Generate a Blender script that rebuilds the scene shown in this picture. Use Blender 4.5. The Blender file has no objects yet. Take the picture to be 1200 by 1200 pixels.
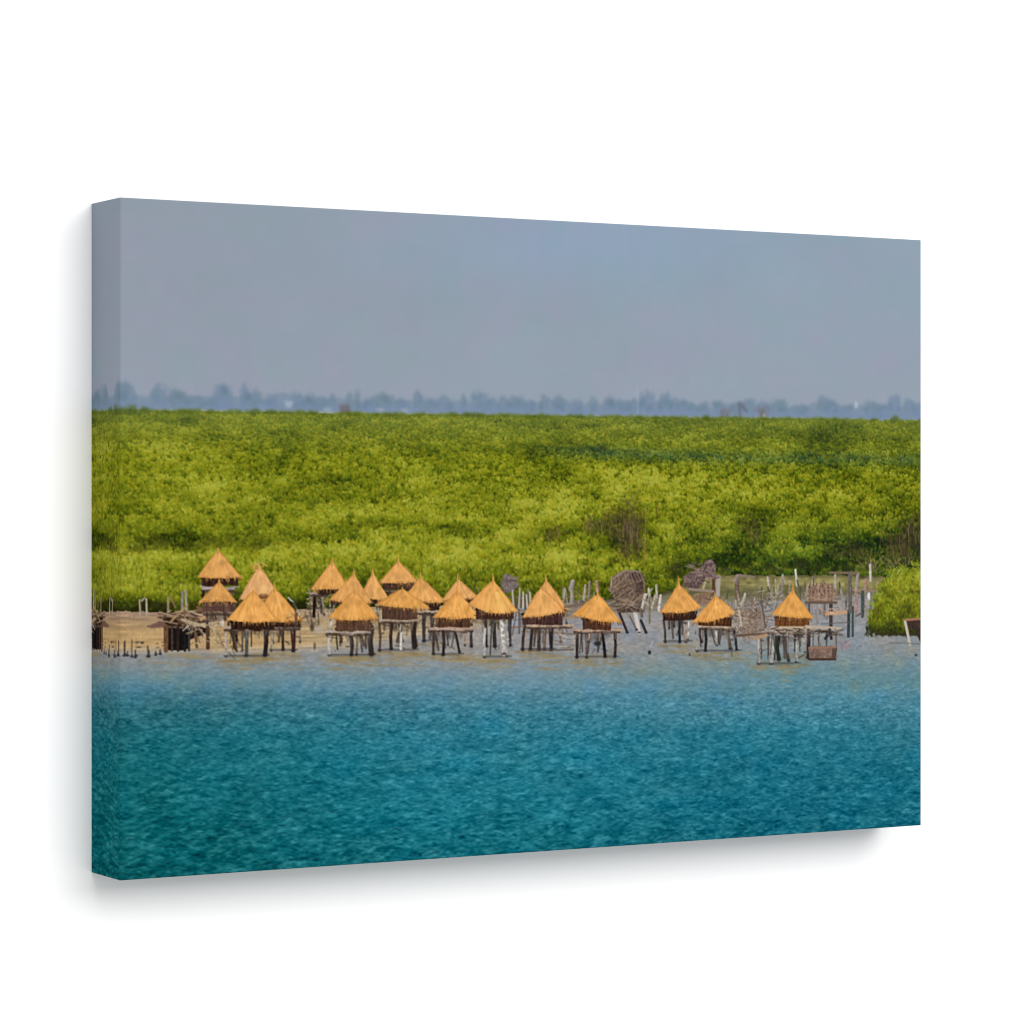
import bpy, math
import numpy as np

rng = np.random.default_rng(7)

# ------------------------------------------------------------------ sizes (metres)
H = 0.50                      # height of the canvas print
W = 1.468 * H                 # width
D = 0.1126 * H                # depth of the stretcher
TH = math.radians(29.93)      # the camera looks at the front this far off its normal
CT, ST = math.cos(TH), math.sin(TH)
F = 3500.0                    # focal length in pixels of a 1200 pixel frame
HY = 580.0                    # pixel row of the horizon
D0 = F * H / 800.8
L0 = (141.3 - 600.0) / F * D0
ZC = H - (HY - 231.2) / F * D0

# ------------------------------------------------------------------ the printed picture, painted in canvas space
RW, RH = 1240, 845            # printed dots across and down
S = 1.2                       # dots per measured unit, roughly


def P(x, y):
    """measured place in the picture -> printed dot (column, row)"""
    k = (x - 600.0) / F
    w = (k * D0 - L0) / (CT - k * ST)
    d = D0 + ST * w
    z = ZC + (HY - y) * d / F
    return (w / W * RW, (1.0 - z / H) * RH)


def PV(x, y):
    a, b = P(np.asarray(x, float), np.asarray(y, float))
    return a, b


img = np.zeros((RH, RW, 3), np.float32)
pid = np.zeros((RH, RW), np.int32)      # which printed part each dot belongs to
YY, XX = np.mgrid[0:RH, 0:RW].astype(np.float32)
# measured coordinates of every dot
_w = (XX + 0.5) / RW * W
_d = D0 + ST * _w
PX = 600.0 + F * (L0 + CT * _w) / _d
PY = HY - F * (H * (1 - (YY + 0.5) / RH) - ZC) / _d


def noise(h, w, cy, cx, seed):
    """smooth value noise, cells cy x cx dots"""
    r = np.random.default_rng(seed)
    gh, gw = int(h / cy) + 3, int(w / cx) + 3
    g = r.standard_normal((gh, gw)).astype(np.float32)
    y = np.arange(h) / cy
    x = np.arange(w) / cx
    yi = y.astype(int); xi = x.astype(int)
    fy = (y - yi)[:, None]; fx = (x - xi)[None, :]
    fy = fy * fy * (3 - 2 * fy); fx = fx * fx * (3 - 2 * fx)
    a = g[yi][:, xi]; b = g[yi][:, xi + 1]; c = g[yi + 1][:, xi]; e = g[yi + 1][:, xi + 1]
    return (a * (1 - fx) + b * fx) * (1 - fy) + (c * (1 - fx) + e * fx) * fy


def fbm(cy, cx, seed, n=3):
    o = 0; amp = 1.0
    for k in range(n):
        o = o + amp * noise(RH, RW, max(cy / 2 ** k, 1.01), max(cx / 2 ** k, 1.01), seed + k)
        amp *= 0.55
    return o


FINE = fbm(2.6, 2.2, 900, 2) * 0.6
GRAIN_V = noise(RH, RW, 9, 1.8, 921) * 0.6 + noise(RH, RW, 3, 1.6, 922) * 0.4


def C(*v):
    return np.array(v, np.float32)


def mixc(a, b, t):
    t = np.clip(t, 0, 1)
    return a + (b - a) * t[..., None]


PARTS = {}       # id -> dict(name, parent id or 0, label)
_next = [1]


def part(name, parent=0, label=None):
    i = _next[0]; _next[0] += 1
    PARTS[i] = dict(name=name, parent=parent, label=label)
    return i


def blend(y0, y1, x0, x1, cov, col, i, tex=0.0, texmap=None):
    y0c, y1c, x0c, x1c = max(y0, 0), min(y1, RH), max(x0, 0), min(x1, RW)
    if y0c >= y1c or x0c >= x1c:
        return
    cov = cov[y0c - y0:y1c - y0, x0c - x0:x1c - x0]
    if isinstance(col, np.ndarray) and col.ndim == 3:
        col = col[y0c - y0:y1c - y0, x0c - x0:x1c - x0]
    s = np.s_[y0c:y1c, x0c:x1c]
    c = col
    if tex:
        tm = (FINE if texmap is None else texmap)[s]
        c = col * (1 + tex * tm[..., None])
    img[s] += cov[..., None] * (c - img[s])
    if i:
        pid[s][cov > 0.5] = i


def polymask(pts):
    pts = np.array(pts, float)
    x0, y0 = np.floor(pts.min(0)).astype(int) - 1
    x1, y1 = np.ceil(pts.max(0)).astype(int) + 2
    SS = 3
    gx = x0 + (np.arange((x1 - x0) * SS) + 0.5) / SS
    gy = y0 + (np.arange((y1 - y0) * SS) + 0.5) / SS
    ins = np.zeros((len(gy), len(gx)), bool)
    n = len(pts)
    for k in range(n):
        xa, ya = pts[k]; xb, yb = pts[(k + 1) % n]
        if ya == yb:
            continue
        c = (gy >= min(ya, yb)) & (gy < max(ya, yb))
        xi = xa + (gy - ya) * (xb - xa) / (yb - ya)
        ins ^= c[:, None] & (gx[None, :] >= xi[:, None])
    cov = ins.reshape(y1 - y0, SS, x1 - x0, SS).mean((1, 3)).astype(np.float32)
    return y0, y1, x0, x1, cov


def poly(pts, col, i=0, alpha=1.0, tex=0.0, texmap=None):
    """filled shape; pts measured in the picture"""
    y0, y1, x0, x1, cov = polymask([P(*p) for p in pts])
    blend(y0, y1, x0, x1, cov * alpha, np.asarray(col, np.float32), i, tex, texmap)


def line(p, q, w, col, i=0, w2=None, alpha=1.0, tex=0.0):
    """tapered stroke with soft edges; widths in measured units"""
    ax, ay = P(*p); bx, by = P(*q)
    w2 = w if w2 is None else w2
    m = max(w, w2) * S / 2 + 2
    x0, x1 = int(min(ax, bx) - m), int(max(ax, bx) + m) + 2
    y0, y1 = int(min(ay, by) - m), int(max(ay, by) + m) + 2
    gy, gx = np.mgrid[y0:y1, x0:x1].astype(np.float32)
    gx += 0.5; gy += 0.5
    dx, dy = bx - ax, by - ay
    t = np.clip(((gx - ax) * dx + (gy - ay) * dy) / (dx * dx + dy * dy + 1e-6), 0, 1)
    dist = np.hypot(gx - ax - t * dx, gy - ay - t * dy)
    r = (w + (w2 - w) * t) * S / 2
    cov = np.clip(r - dist + 0.5, 0, 1).astype(np.float32) * alpha
    blend(y0, y1, x0, x1, cov, np.asarray(col, np.float32), i, tex)


def blob(cx, cy, rx, ry, col, i=0, alpha=1.0, soft=0.3, tex=0.0, rag=0.0, texmap=None):
    """soft edged ellipse, rag = how ragged its outline is"""
    X, Y = P(cx, cy)
    rx, ry = rx * S, ry * S
    x0, x1 = int(X - rx * 1.6) - 2, int(X + rx * 1.6) + 3
    y0, y1 = int(Y - ry * 1.6) - 2, int(Y + ry * 1.6) + 3
    gy, gx = np.mgrid[y0:y1, x0:x1].astype(np.float32)
    r = np.hypot((gx + 0.5 - X) / rx, (gy + 0.5 - Y) / ry)
    if rag:
        yc = np.clip(np.arange(y0, y1), 0, RH - 1); xc = np.clip(np.arange(x0, x1), 0, RW - 1)
        r = r + rag * RAG[yc][:, xc]
    cov = np.clip((1 - r) / soft + 0.5, 0, 1).astype(np.float32) * alpha
    blend(y0, y1, x0, x1, cov, np.asarray(col, np.float32), i, tex, texmap)


RAG = noise(RH, RW, 5, 5, 77) * 0.6 + noise(RH, RW, 2.5, 2.5, 78) * 0.4

# stroke stamps: (orientation, length) -> alpha patch
_st = {}


def stamp(length, width, ang):
    key = (round(length * 2), round(width * 4), round(ang / 0.2))
    if key not in _st:
        L, wd, a = key[0] / 2, key[1] / 4, key[2] * 0.2
        n = int(L / 2 + wd) + 2
        gy, gx = np.mgrid[-n:n + 1, -n:n + 1].astype(np.float32)
        u = gx * math.cos(a) + gy * math.sin(a)
        v = -gx * math.sin(a) + gy * math.cos(a)
        _st[key] = (np.exp(-(u / (L / 2)) ** 2 * 1.2 - (v / (wd / 2)) ** 2 * 1.2).astype(np.float32)[..., None], n)
    return _st[key]


def strokes(X, Y, length, width, ang, col, alpha):
    """many small dabs, laid one over the other; X, Y in printed dots"""
    X = np.round(X).astype(int); Y = np.round(Y).astype(int)
    for k in range(len(X)):
        st, n = stamp(length[k], width[k], ang[k])
        x, y = X[k], Y[k]
        if x - n < 0 or y - n < 0 or x + n + 1 > RW or y + n + 1 > RH:
            xa, ya, xb, yb = max(x - n, 0), max(y - n, 0), min(x + n + 1, RW), min(y + n + 1, RH)
            if xa >= xb or ya >= yb:
                continue
            st = st[ya - y + n:yb - y + n, xa - x + n:xb - x + n]
        else:
            xa, ya, xb, yb = x - n, y - n, x + n + 1, y + n + 1
        s = img[ya:yb, xa:xb]
        s += st * alpha[k] * (col[k] - s)


# ---------------------------------------------------------------- sky
I_SKY = part('printed_sky')
pid[:] = I_SKY
tx = (PX - 141) / 940.0
ty = (PY - 231) / 250.0
sky = mixc(C(147, 157, 170), C(144, 161, 176), tx * 1.1) * np.ones((RH, RW, 1), np.float32)
sky = mixc(sky, C(152, 161, 175), (ty - 0.35) * 1.3)
sky += (np.exp(-((PX - 690) / 210) ** 2 - ((PY - 285) / 50) ** 2))[..., None] * C(-1, 2, 10)
# blotchy colour blocks of a heavily compressed photograph
bl = noise(RH, RW, 30, 42, 5) + 0.6 * noise(RH, RW, 70, 90, 6)
bk = np.random.default_rng(8).standard_normal((RH // 20 + 2, RW // 20 + 2))
bk = np.kron(bk, np.ones((20, 20)))[:RH, :RW].astype(np.float32)
bl = np.round(bl * 1.3 + bk * 0.35)
sky += bl[..., None] * C(0.9, -0.6, 0.2)
sky += (noise(RH, RW, 60, 110, 9) * 0.8)[..., None]
sky += (bk * 0.35)[..., None]
img[:] = sky


# ---------------------------------------------------------------- far treeline in the haze
def top_line(x):            # upper edge of the mangrove
    return np.interp(x, [100, 141, 300, 400, 600, 800, 1000, 1090], [479, 481, 483, 484.5, 487, 489.5, 491.5, 493])


I_FAR = part('printed_treeline', label='row of blue-grey trees far off in the haze')
hz = 18 + 3.0 * noise(RH, RW, 999, 22, 31) + 1.2 * noise(RH, RW, 999, 7, 32)
base = top_line(PX)
hedge_ = base - hz * 0.95
cov = np.clip((PY - hedge_) / 1.6 + 0.5, 0, 1) * (PY < base + 6)
fcol = mixc(C(124, 143, 162), C(118, 138, 166), (PY - base + 16) / 14)
img += (cov * 0.8)[..., None] * (fcol - img)
pid[(cov > 0.5)] = I_FAR
far_trees = [(118, 452, 9), (147, 450, 12), (187, 453, 9), (205, 457, 8), (211, 459, 9), (230, 466, 11), (250, 468, 10), (262, 452, 11),
             (287, 453, 5), (300, 459, 9), (318, 464, 8), (350, 461, 8), (363, 463, 9), (378, 466, 9), (390, 462, 4), (410, 461, 4),
             (420, 461, 4), (432, 467, 9), (450, 462, 11), (472, 467, 8), (490, 459, 6), (505, 467, 9), (521, 465, 11), (543, 463, 3.5),
             (563, 460, 11), (577, 467, 9), (590, 465, 7), (606, 465, 12), (622, 469, 8), (637, 464, 5), (655, 466, 9), (676, 469, 9),
             (695, 467, 7), (717, 466, 12), (730, 470, 8), (743, 469, 8), (758, 460, 11), (780, 461, 9), (790, 468, 8), (800, 468, 8),
             (812, 472, 8), (825, 471, 8), (842, 470, 10), (860, 473, 9), (878, 468, 11), (895, 472, 9), (912, 469, 14), (940, 475, 12),
             (966, 465, 12), (975, 471, 11), (992, 475, 9), (1020, 471, 11), (1034, 474, 9), (1048, 463, 9), (1065, 467, 8), (1078, 472, 9)]
for (x, y, r) in far_trees:
    b = float(top_line(x))
    t = rng.random()
    c0 = mixc(C(113, 134, 150), C(117, 136, 160), np.array(t))
    hh = (b - y)
    blob(x, y + hh * 0.40, r * 1.0, hh * 0.42, c0, I_FAR, 0.72, 0.5, 0.03, 0.25)
    blob(x, y + hh * 0.75, r * 0.55, hh * 0.5, C(126, 145, 172), 0, 0.45, 0.7)
    for k in range(4):
        blob(x + rng.normal(0, r * 0.45), y + hh * (0.15 + 0.5 * rng.random()), r * 0.35, hh * 0.16, c0 + rng.normal(0, 5) + C(-3, 0, -2), 0, 0.5, 0.9)
for k in range(70):        # bluish shade between the crowns low down
    x = rng.uniform(141, 1081); b = float(top_line(x))
    blob(x, b - rng.uniform(2, 8), rng.uniform(3, 9), rng.uniform(1.5, 4), C(118, 140, 172) + rng.normal(0, 5), 0, 0.35, 1.0)
# pale strip of open ground in front of the trees
for k in range(110):
    x = rng.uniform(141, 1081); b = float(top_line(x))
    a = 0.45 if x < 420 else 0.15
    c = C(190, 196, 178) if x < 420 else C(170, 182, 188)
    line((x - rng.uniform(3, 12), b - 0.9), (x + rng.uniform(3, 12), b - 0.6), rng.uniform(0.8, 2.0), c + rng.normal(0, 6), 0, alpha=a)
I_MAST = part('printed_mast', label='thin white mast above the far treeline')
line((747, 456), (747.4, 489), 1.5, C(172, 186, 208), I_MAST, 1.5, alpha=0.55)
I_SPOT = part('printed_tower', label='small white tower top above the far trees')
poly([(1001, 478), (1005, 478), (1004, 471), (1002, 471)], C(196, 206, 220), I_SPOT, 0.75)
I_DISH = part('printed_dish', label='small pale dish among the far trees')
poly([(333, 470), (345, 470.5), (341, 478), (336, 478)], C(176, 187, 206), I_DISH, 0.65)  # pale dish, wider at the top
for (x, y) in ((384, 480), (446, 480.5), (474, 481)):
    blob(x, y, 5, 1.6, C(192, 194, 200), 0, 0.5, 0.9)
I_REDT = part('printed_bush', label='reddish dry bush at the far edge of the mangrove')
blob(404, 481, 6, 6, C(110, 98, 104), I_REDT, 0.75, 0.9, 0.1, 0.5)
blob(406, 485, 8, 2.6, C(112, 88, 76), I_REDT, 0.7, 0.8)


for (tx_, w_, h_) in ((850, 9, 13), (868, 8, 16), (893, 9, 15)):
    i = part('printed_tree', 0, 'bare brown tree at the far edge of the mangrove')
    b_ = float(top_line(tx_)) + 1
    if tx_ == 868:
        poly([(864, 471), (869, 471), (877, 483), (874, 484), (868, 477), (869, 489), (866, 489)], C(100, 106, 120), i, 0.7)
    else:
        blob(tx_, b_ - h_ * 0.7, w_, h_ * 0.28, C(118, 116, 122), i, 0.6, 0.9, 0.1, 0.5)
        for q in range(7):
            line((tx_ + rng.normal(0, 2), b_), (tx_ + rng.normal(0, w_ * 0.7), b_ - h_ * rng.uniform(0.5, 1)), 1.1, C(112, 96, 88) + rng.normal(0, 10), i, 0.7, alpha=0.7)
blob(895, 489, 2, 3.5, C(206, 196, 164), 0, 0.8, 0.6)


# ---------------------------------------------------------------- mangrove
I_MAN = part('printed_mangrove', label='dense bright green mangrove thicket reaching back to the horizon')


def low_line(x):            # lower edge of the mangrove
    return np.interp(x, [100, 200, 350, 560, 640, 720, 770, 790, 815, 840, 1000, 1090], [716, 718, 714, 708, 705, 702, 698, 690, 677, 674, 674, 677])


man = (PY > top_line(PX) + 0.8 * noise(RH, RW, 999, 6, 41)) & (PY < low_line(PX) + 1.2 * noise(RH, RW, 999, 6, 42))
mcov = np.clip(PY - top_line(PX) - 0.8 * noise(RH, RW, 999, 6, 41) + 0.5, 0, 1)
dep = np.clip((PY - 482) / 200.0, 0, 1)
g0 = mixc(C(112, 122, 48), C(82, 92, 12), dep * 3)
img[:] = np.where((PY < low_line(PX) + 6)[..., None], img + mcov[..., None] * (g0 - img), img)
pid[man] = I_MAN

# tone map of the thicket: bright swells and shaded hollows
tone_lo = fbm(22, 60, 51, 3) * 0.5
tone_mid = fbm(12, 22, 55, 2) * 0.5
tone_big = fbm(26, 90, 58, 2) * 0.7
tone_far = fbm(5, 26, 66, 2) * 0.7


def shade_at(x, y):
    """how much darker (negative) or brighter the thicket is at a place"""
    s = np.zeros_like(x)

    def g(cx, cy, rx, ry, a):
        return a * np.exp(-((x - cx) / rx) ** 2 - ((y - cy) / ry) ** 2)
    # dark blue-green hollow band on the right
    s += -0.62 * np.exp(-((y - 3 * np.sin(x / 23) - np.interp(x, [600, 700, 850, 1081], [527, 531, 537, 539])) / 8.5) ** 2) * np.clip((x - 590) / 60, 0, 1) * (0.75 + 0.35 * np.sin(x / 31.0 + 1))
    s += g(680, 526, 45, 7, -0.4)
    # shade above the front shrubs on the left
    s += -0.55 * np.exp(-((y - 3 * np.sin(x / 19) - np.interp(x, [100, 200, 300, 420, 520], [645, 641, 628, 624, 620])) / 10) ** 2) * np.clip((560 - x) / 160, 0, 1) * (0.75 + 0.35 * np.sin(x / 27.0))
    s += g(170, 640, 60, 12, -0.35)
    s += g(160, 610, 60, 30, -0.18) + g(250, 600, 70, 30, -0.12)
    s += g(520, 615, 60, 10, -0.35) + g(580, 622, 30, 9, -0.5) + g(645, 626, 26, 9, -0.45)
    s += g(735, 622, 26, 28, -0.8) + g(690, 615, 25, 12, -0.5) + g(650, 628, 22, 10, -0.35)
    s += g(885, 620, 20, 22, -0.75) + g(845, 655, 25, 16, -0.4) + g(975, 557, 20, 8, -0.55)
    s += g(1060, 622, 50, 20, -0.8) + g(1000, 640, 60, 16, -0.65) + g(1075, 640, 40, 22, -0.8)
    s += -0.75 * np.clip((y - 644) / 18, 0, 1) * np.clip((x - 780) / 60, 0, 1)
    s += g(960, 600, 24, 30, -0.3) + g(800, 640, 30, 20, -0.25)
    s += -1.0 * np.clip((y - 694) / 18, 0, 1) * np.clip((400 - x) / 60, 0, 1)
    s += -0.55 * np.clip((y - 664) / 26, 0, 1) * np.clip((x - 330) / 60, 0, 1) * np.clip((780 - x) / 60, 0, 1)
    s += -0.38 * np.clip((y - 655) / 16, 0, 1) * np.clip((800 - x) / 60, 0, 1)
    s += -0.45 * np.clip((y - 590) / 55, 0, 1) * np.clip((x - 700) / 120, 0, 1) - 0.28 * np.clip((y - 575) / 40, 0, 1) * np.clip((655 - y) / 20, 0, 1) * np.clip((560 - x) / 200, 0, 1)
    # bright swells
    s += g(420, 540, 70, 22, 0.3) + g(640, 575, 80, 22, 0.3) + g(300, 655, 130, 9, 0.16) + g(760, 565, 90, 18, 0.35)
    s += g(950, 575, 110, 14, 0.22) + g(590, 640, 80, 10, 0.12) + g(660, 655, 40, 14, 0.18) + g(430, 640, 60, 9, 0.2) + g(200, 658, 60, 7, 0.12)
    return s


# rounded crowns, far to near: each one bright on its shoulder, dark towards its foot
CR = np.zeros((RH, RW), np.float32)
cr = []
y = 486.0
while y < 726:
    d = np.clip((y - 482) / 200.0, 0, 1)
    R_ = 6 + 30 * d ** 0.85
    for x in np.arange(110 + rng.uniform(0, R_), 1110, R_ * 1.25):
        cr.append((x + rng.normal(0, R_ * 0.4), y + rng.normal(0, R_ * 0.22), R_ * rng.uniform(0.65, 1.35)))
    y += max(2.2, R_ * 0.36)
cr.sort(key=lambda c: c[1])
for (cx_, cy0, R_) in cr:
    X_, Y_ = P(cx_, cy0)
    ax_, ay_ = R_ * S * 1.05, R_ * S * 0.72
    x0, x1, y0, y1 = int(max(X_ - ax_, 0)), int(min(X_ + ax_ + 1, RW)), int(max(Y_ - ay_, 0)), int(min(Y_ + ay_ * 1.5 + 1, RH))
    if x0 >= x1 or y0 >= y1:
        continue
    gy, gx = np.mgrid[y0:y1, x0:x1].astype(np.float32)
    u = (gx - X_) / ax_; v = (gy - Y_) / ay_
    rr = u * u + np.where(v < 0, v * v, (v / 1.5) ** 2) + 0.35 * RAG[y0:y1, x0:x1]
    m = rr < 1
    edge = np.where(rr > 0.8, np.where(v < 0, 0.10, -0.15), 0)
    f = np.clip(-0.55 * v - 0.16 * u + 0.05, -0.75, 0.5) * (0.8 + 0.4 * math.sin(cx_ * 7.7))
    CR[y0:y1, x0:x1][m] = (f + edge)[m]

# clumps of leaves: a dark foot, then a fan of lit leaves
NC = 38000
cyy = 482 + 240 * rng.random(NC) ** 1.35
cxx = rng.uniform(126, 1094, NC)
o = np.argsort(cyy); cyy, cxx = cyy[o], cxx[o]
keep = (cyy > top_line(cxx) + 0.6) & (cyy < low_line(cxx) + 2)
cxx, cyy = cxx[keep], cyy[keep]
NC = len(cxx)
cX, cY = PV(cxx, cyy)
ix = np.clip(cX, 0, RW - 1).astype(int); iy = np.clip(cY, 0, RH - 1).astype(int)
dp = np.clip((cyy - 484) / 190, 0, 1)
sh_ = shade_at(cxx, cyy)
cval = (0.405 + np.where(sh_ < 0, 0.36, 0.2) * sh_ + 0.58 * CR[iy, ix] * (0.5 + 0.5 * dp) + 0.13 * tone_big[iy, ix] + 0.05 * tone_lo[iy, ix] + 0.07 * tone_mid[iy, ix] + 0.10 * tone_far[iy, ix] * np.clip(1 - dp * 1.6, 0, 1) + rng.normal(0, 1, NC) * (0.08 + 0.06 * dp))
r_c = 1.25 + 3.5 * dp ** 1.15
K = 7
j = np.tile(np.arange(K), NC)
ci = np.repeat(np.arange(NC), K)
ux = rng.uniform(-1, 1, NC * K)
uy = np.where(j == 0, 0.75, np.where(j == 1, 0.35, 0.15 - (j - 1) * 0.2)) + rng.normal(0, 0.15, NC * K)
ux = np.where(j < 2, ux * 0.5, ux)
lx = cX[ci] + ux * r_c[ci] * S * 1.1
ly = cY[ci] + uy * r_c[ci] * S
val = cval[ci] + np.choose(j, [-0.36, -0.2, -0.05, 0.04, 0.10, 0.16, 0.21]) * (0.55 + 0.6 * dp[ci]) + rng.normal(0, 0.05, NC * K)
val = np.clip(val, 0.0, 1.0)
xx = cxx[ci]; yy = cyy[ci]
keyv = [0, 0.2, 0.4, 0.6, 0.8, 1.0]
near_r = np.interp(val, keyv, [24, 54, 91, 124, 152, 176]); near_g = np.interp(val, keyv, [30, 64, 101, 130, 153, 176]); near_b = np.interp(val, keyv, [9, 13, 17, 24, 36, 66])
far_r = np.interp(val, keyv, [58, 82, 106, 130, 150, 166]); far_g = np.interp(val, keyv, [78, 98, 118, 138, 154, 168]); far_b = np.interp(val, keyv, [38, 44, 48, 52, 62, 78])
k = np.clip(1.15 - (yy - top_line(xx)) / 45, 0, 1) * 0.8
cols = np.stack([near_r * (1 - k) + far_r * k, near_g * (1 - k) + far_g * k, near_b * (1 - k) + far_b * k], 1)
hol = np.exp(-((yy - np.interp(xx, [600, 700, 850, 1081], [527, 531, 537, 539])) / 8) ** 2) * np.clip((xx - 620) / 80, 0, 1)
cool = np.clip((xx - 740) / 200, 0, 1) * np.clip((yy - 600) / 40, 0, 1) * 0.8
cols += cool[:, None] * np.array([-13, -2, 8]) + hol[:, None] * np.array([-10, 0, 26])
hue = np.repeat(rng.normal(-1, 4.5, NC), K)
cols += hue[:, None] * np.array([[1.0, 0.1, -0.5]]) + rng.normal(0, 3, (NC * K, 3))
ln = r_c[ci] * rng.uniform(0.65, 1.1, NC * K) * np.where(j < 2, 1.3, 1.0); wd = (1.35 + 1.2 * dp[ci]) * rng.uniform(0.85, 1.2, NC * K) * np.where(j < 2, 1.5, 1.0)
an = math.pi / 2 + ux * 1.0 + rng.normal(0, 0.5, NC * K)
an = np.where(dp[ci] < 0.15, rng.normal(0, 0.6, NC * K), an)
strokes(lx, ly, ln * S, wd * S, an, cols.astype(np.float32), np.where(j < 2, 0.6, 0.85))
for q in range(150):           # uneven far rim of the thicket
    x = rng.uniform(130, 1090); b_ = float(top_line(x))
    w_ = rng.uniform(3, 9)
    blob(x, b_ + 0.5, w_, rng.uniform(1.2, 2.6), C(98, 112, 44) + rng.normal(0, 9), I_MAN, 0.8, 0.8, 0.1, 0.4)
for (x, w_, h_) in ((130, 7, 4), (152, 12, 4.5), (168, 8, 3), (300, 10, 3), (318, 6, 2.4), (555, 12, 2.6), (675, 10, 2.4), (1048, 6, 4)):
    blob(x, float(top_line(x)), w_, h_, C(84, 100, 44), I_MAN, 0.85, 0.7, 0.12, 0.4)

# dark upright gaps between the stems of the front shrubs
for q in range(900):
    x = rng.uniform(136, 800)
    y = rng.uniform(654, 708)
    L = rng.uniform(4, 10)
    line((x, y + L / 2), (x + rng.normal(0, 1.6), y - L / 2), rng.uniform(0.9, 1.8), C(62, 70, 18) + rng.normal(0, 8), 0, 0.6, alpha=0.22 + 0.22 * (y - 654) / 54)
for q in range(260):
    x = rng.uniform(780, 1085)
    y = rng.uniform(600, 668)
    L = rng.uniform(3, 8)
    line((x, y + L / 2), (x + rng.normal(0, 2.5), y - L / 2), rng.uniform(1.2, 2.6), C(52, 60, 24) + rng.normal(0, 8), 0, 0.8, alpha=0.35)
# bare grey twigs in the hollows
for (x, y, a_, b_, al) in ((738, 618, 17, 26, 0.6), (716, 612, 10, 12, 0.35), (742, 640, 12, 10, 0.5), (695, 618, 12, 8, 0.35), (648, 626, 10, 7, 0.45), (1066, 634, 20, 22, 0.6), (1046, 640, 14, 16, 0.4), (1005, 648, 18, 10, 0.4), (978, 648, 14, 8, 0.35), (1078, 612, 8, 10, 0.5), (884, 622, 9, 12, 0.35), (872, 614, 8, 8, 0.3)):
    blob(x, y, a_, b_, C(70, 58, 40), 0, al, 1.1, 0.25, 0.5)
for q in range(90):
    x = rng.uniform(786, 1085)
    blob(x, rng.uniform(660, 674), rng.uniform(4, 10), rng.uniform(2, 5), C(46, 50, 28) + rng.normal(0, 6), 0, 0.35, 0.9, 0.1, 0.4)
for q in range(60):
    x = rng.uniform(141, 360)
    blob(x, rng.uniform(706, 718), rng.uniform(3, 8), rng.uniform(3, 7), C(42, 40, 16) + rng.normal(0, 6), 0, 0.45, 0.9, 0.1, 0.4)
for q in range(60):
    x = rng.uniform(142, 330)
    blob(x, rng.uniform(636, 650) - (x - 142) * 0.06, rng.uniform(4, 10), rng.uniform(2, 4.5), C(58, 60, 18) + rng.normal(0, 6), 0, 0.16, 0.9, 0.1, 0.4)
for (cx, cy, rx, ry, nn) in ((737, 622, 18, 28, 110), (700, 615, 22, 12, 34), (1055, 640, 26, 26, 60), (1010, 648, 30, 14, 24), (1072, 622, 12, 20, 22), (885, 622, 12, 14, 10), (645, 628, 14, 8, 10)):
    for q in range(nn):
        x = rng.normal(cx, rx * 0.5); y = rng.normal(cy, ry * 0.5)
        l = rng.uniform(6, 16)
        dx = rng.normal(0, 2.2)
        c = C(128, 108, 84) if rng.random() < 0.45 else C(72, 58, 46)
        line((x, y + l / 2), (x + dx, y - l / 2), 0.9, c + rng.normal(0, 9), 0, 0.6, alpha=0.6)
line((757, 592), (755, 660), 1.1, C(140, 112, 70), 0, 1.4, alpha=0.75)
line((768, 588), (770, 606), 1.4, C(80, 62, 40), 0, alpha=0.7)
for q in range(28):           # dry undergrowth at the water's edge, right
    x = rng.uniform(1010, 1065); y = rng.uniform(655, 668)
    line((x, y + 4), (x + rng.normal(0, 5), y - 5), 0.9, C(150, 120, 104) + rng.normal(0, 12), 0, alpha=0.6)

# ---------------------------------------------------------------- mud flat and water
I_MUD = part('printed_mud', label='tan mud shore under the huts')
I_WAT = part('printed_water', label='teal rippled water, paler and greyer near the huts')


def shore(x):               # the edge of the near water
    return np.interp(x, [100, 141, 200, 270, 340, 400, 460, 500, 560, 1090], [768, 765, 764, 765, 763, 760, 752, 744, 735, 690])


edge_n = 2.0 * noise(RH, RW, 999, 14, 61)
inlow = PY > low_line(PX) + 1.0 * noise(RH, RW, 999, 7, 62)
mudc = mixc(C(150, 125, 106), C(186, 154, 108), (PY - 716) / 22)
mudc = mixc(mudc, C(176, 156, 122), (PX - 300) / 120)
mudc = mixc(mudc, C(168, 160, 146), (PY - shore(PX) + 9) / 9 * 0.8)
mudc = mudc * (1 + 0.07 * noise(RH, RW, 2.2, 26, 63) + 0.04 * FINE)[..., None]
is_mud = inlow & (PX < 600)
img[:] = np.where(is_mud[..., None], mudc, img)
pid[is_mud] = I_MUD
# back channel, olive, on the right
chan = inlow & (PX >= 600)
chc = mixc(C(140, 132, 84), C(104, 100, 66), (PY - 684) / 10)
chc = mixc(chc, C(136, 130, 116), (PY - 696) / 12)
chc = mixc(chc, C(148, 148, 150), (PY - 712) / 22)
chc = chc * (1 + 0.05 * noise(RH, RW, 2, 16, 64))[..., None]
chc = chc * (1 + 0.10 * noise(RH, RW, 5, 7, 66) * np.exp(-((PY - 680) / 16) ** 2) - 0.30 * np.exp(-((PY - low_line(PX)) / 3.0) ** 2))[..., None]
fadem = np.clip((PX - 600) / 60, 0, 1) * inlow
img += fadem[..., None] * (chc - img)
pid[chan] = I_WAT

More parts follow.
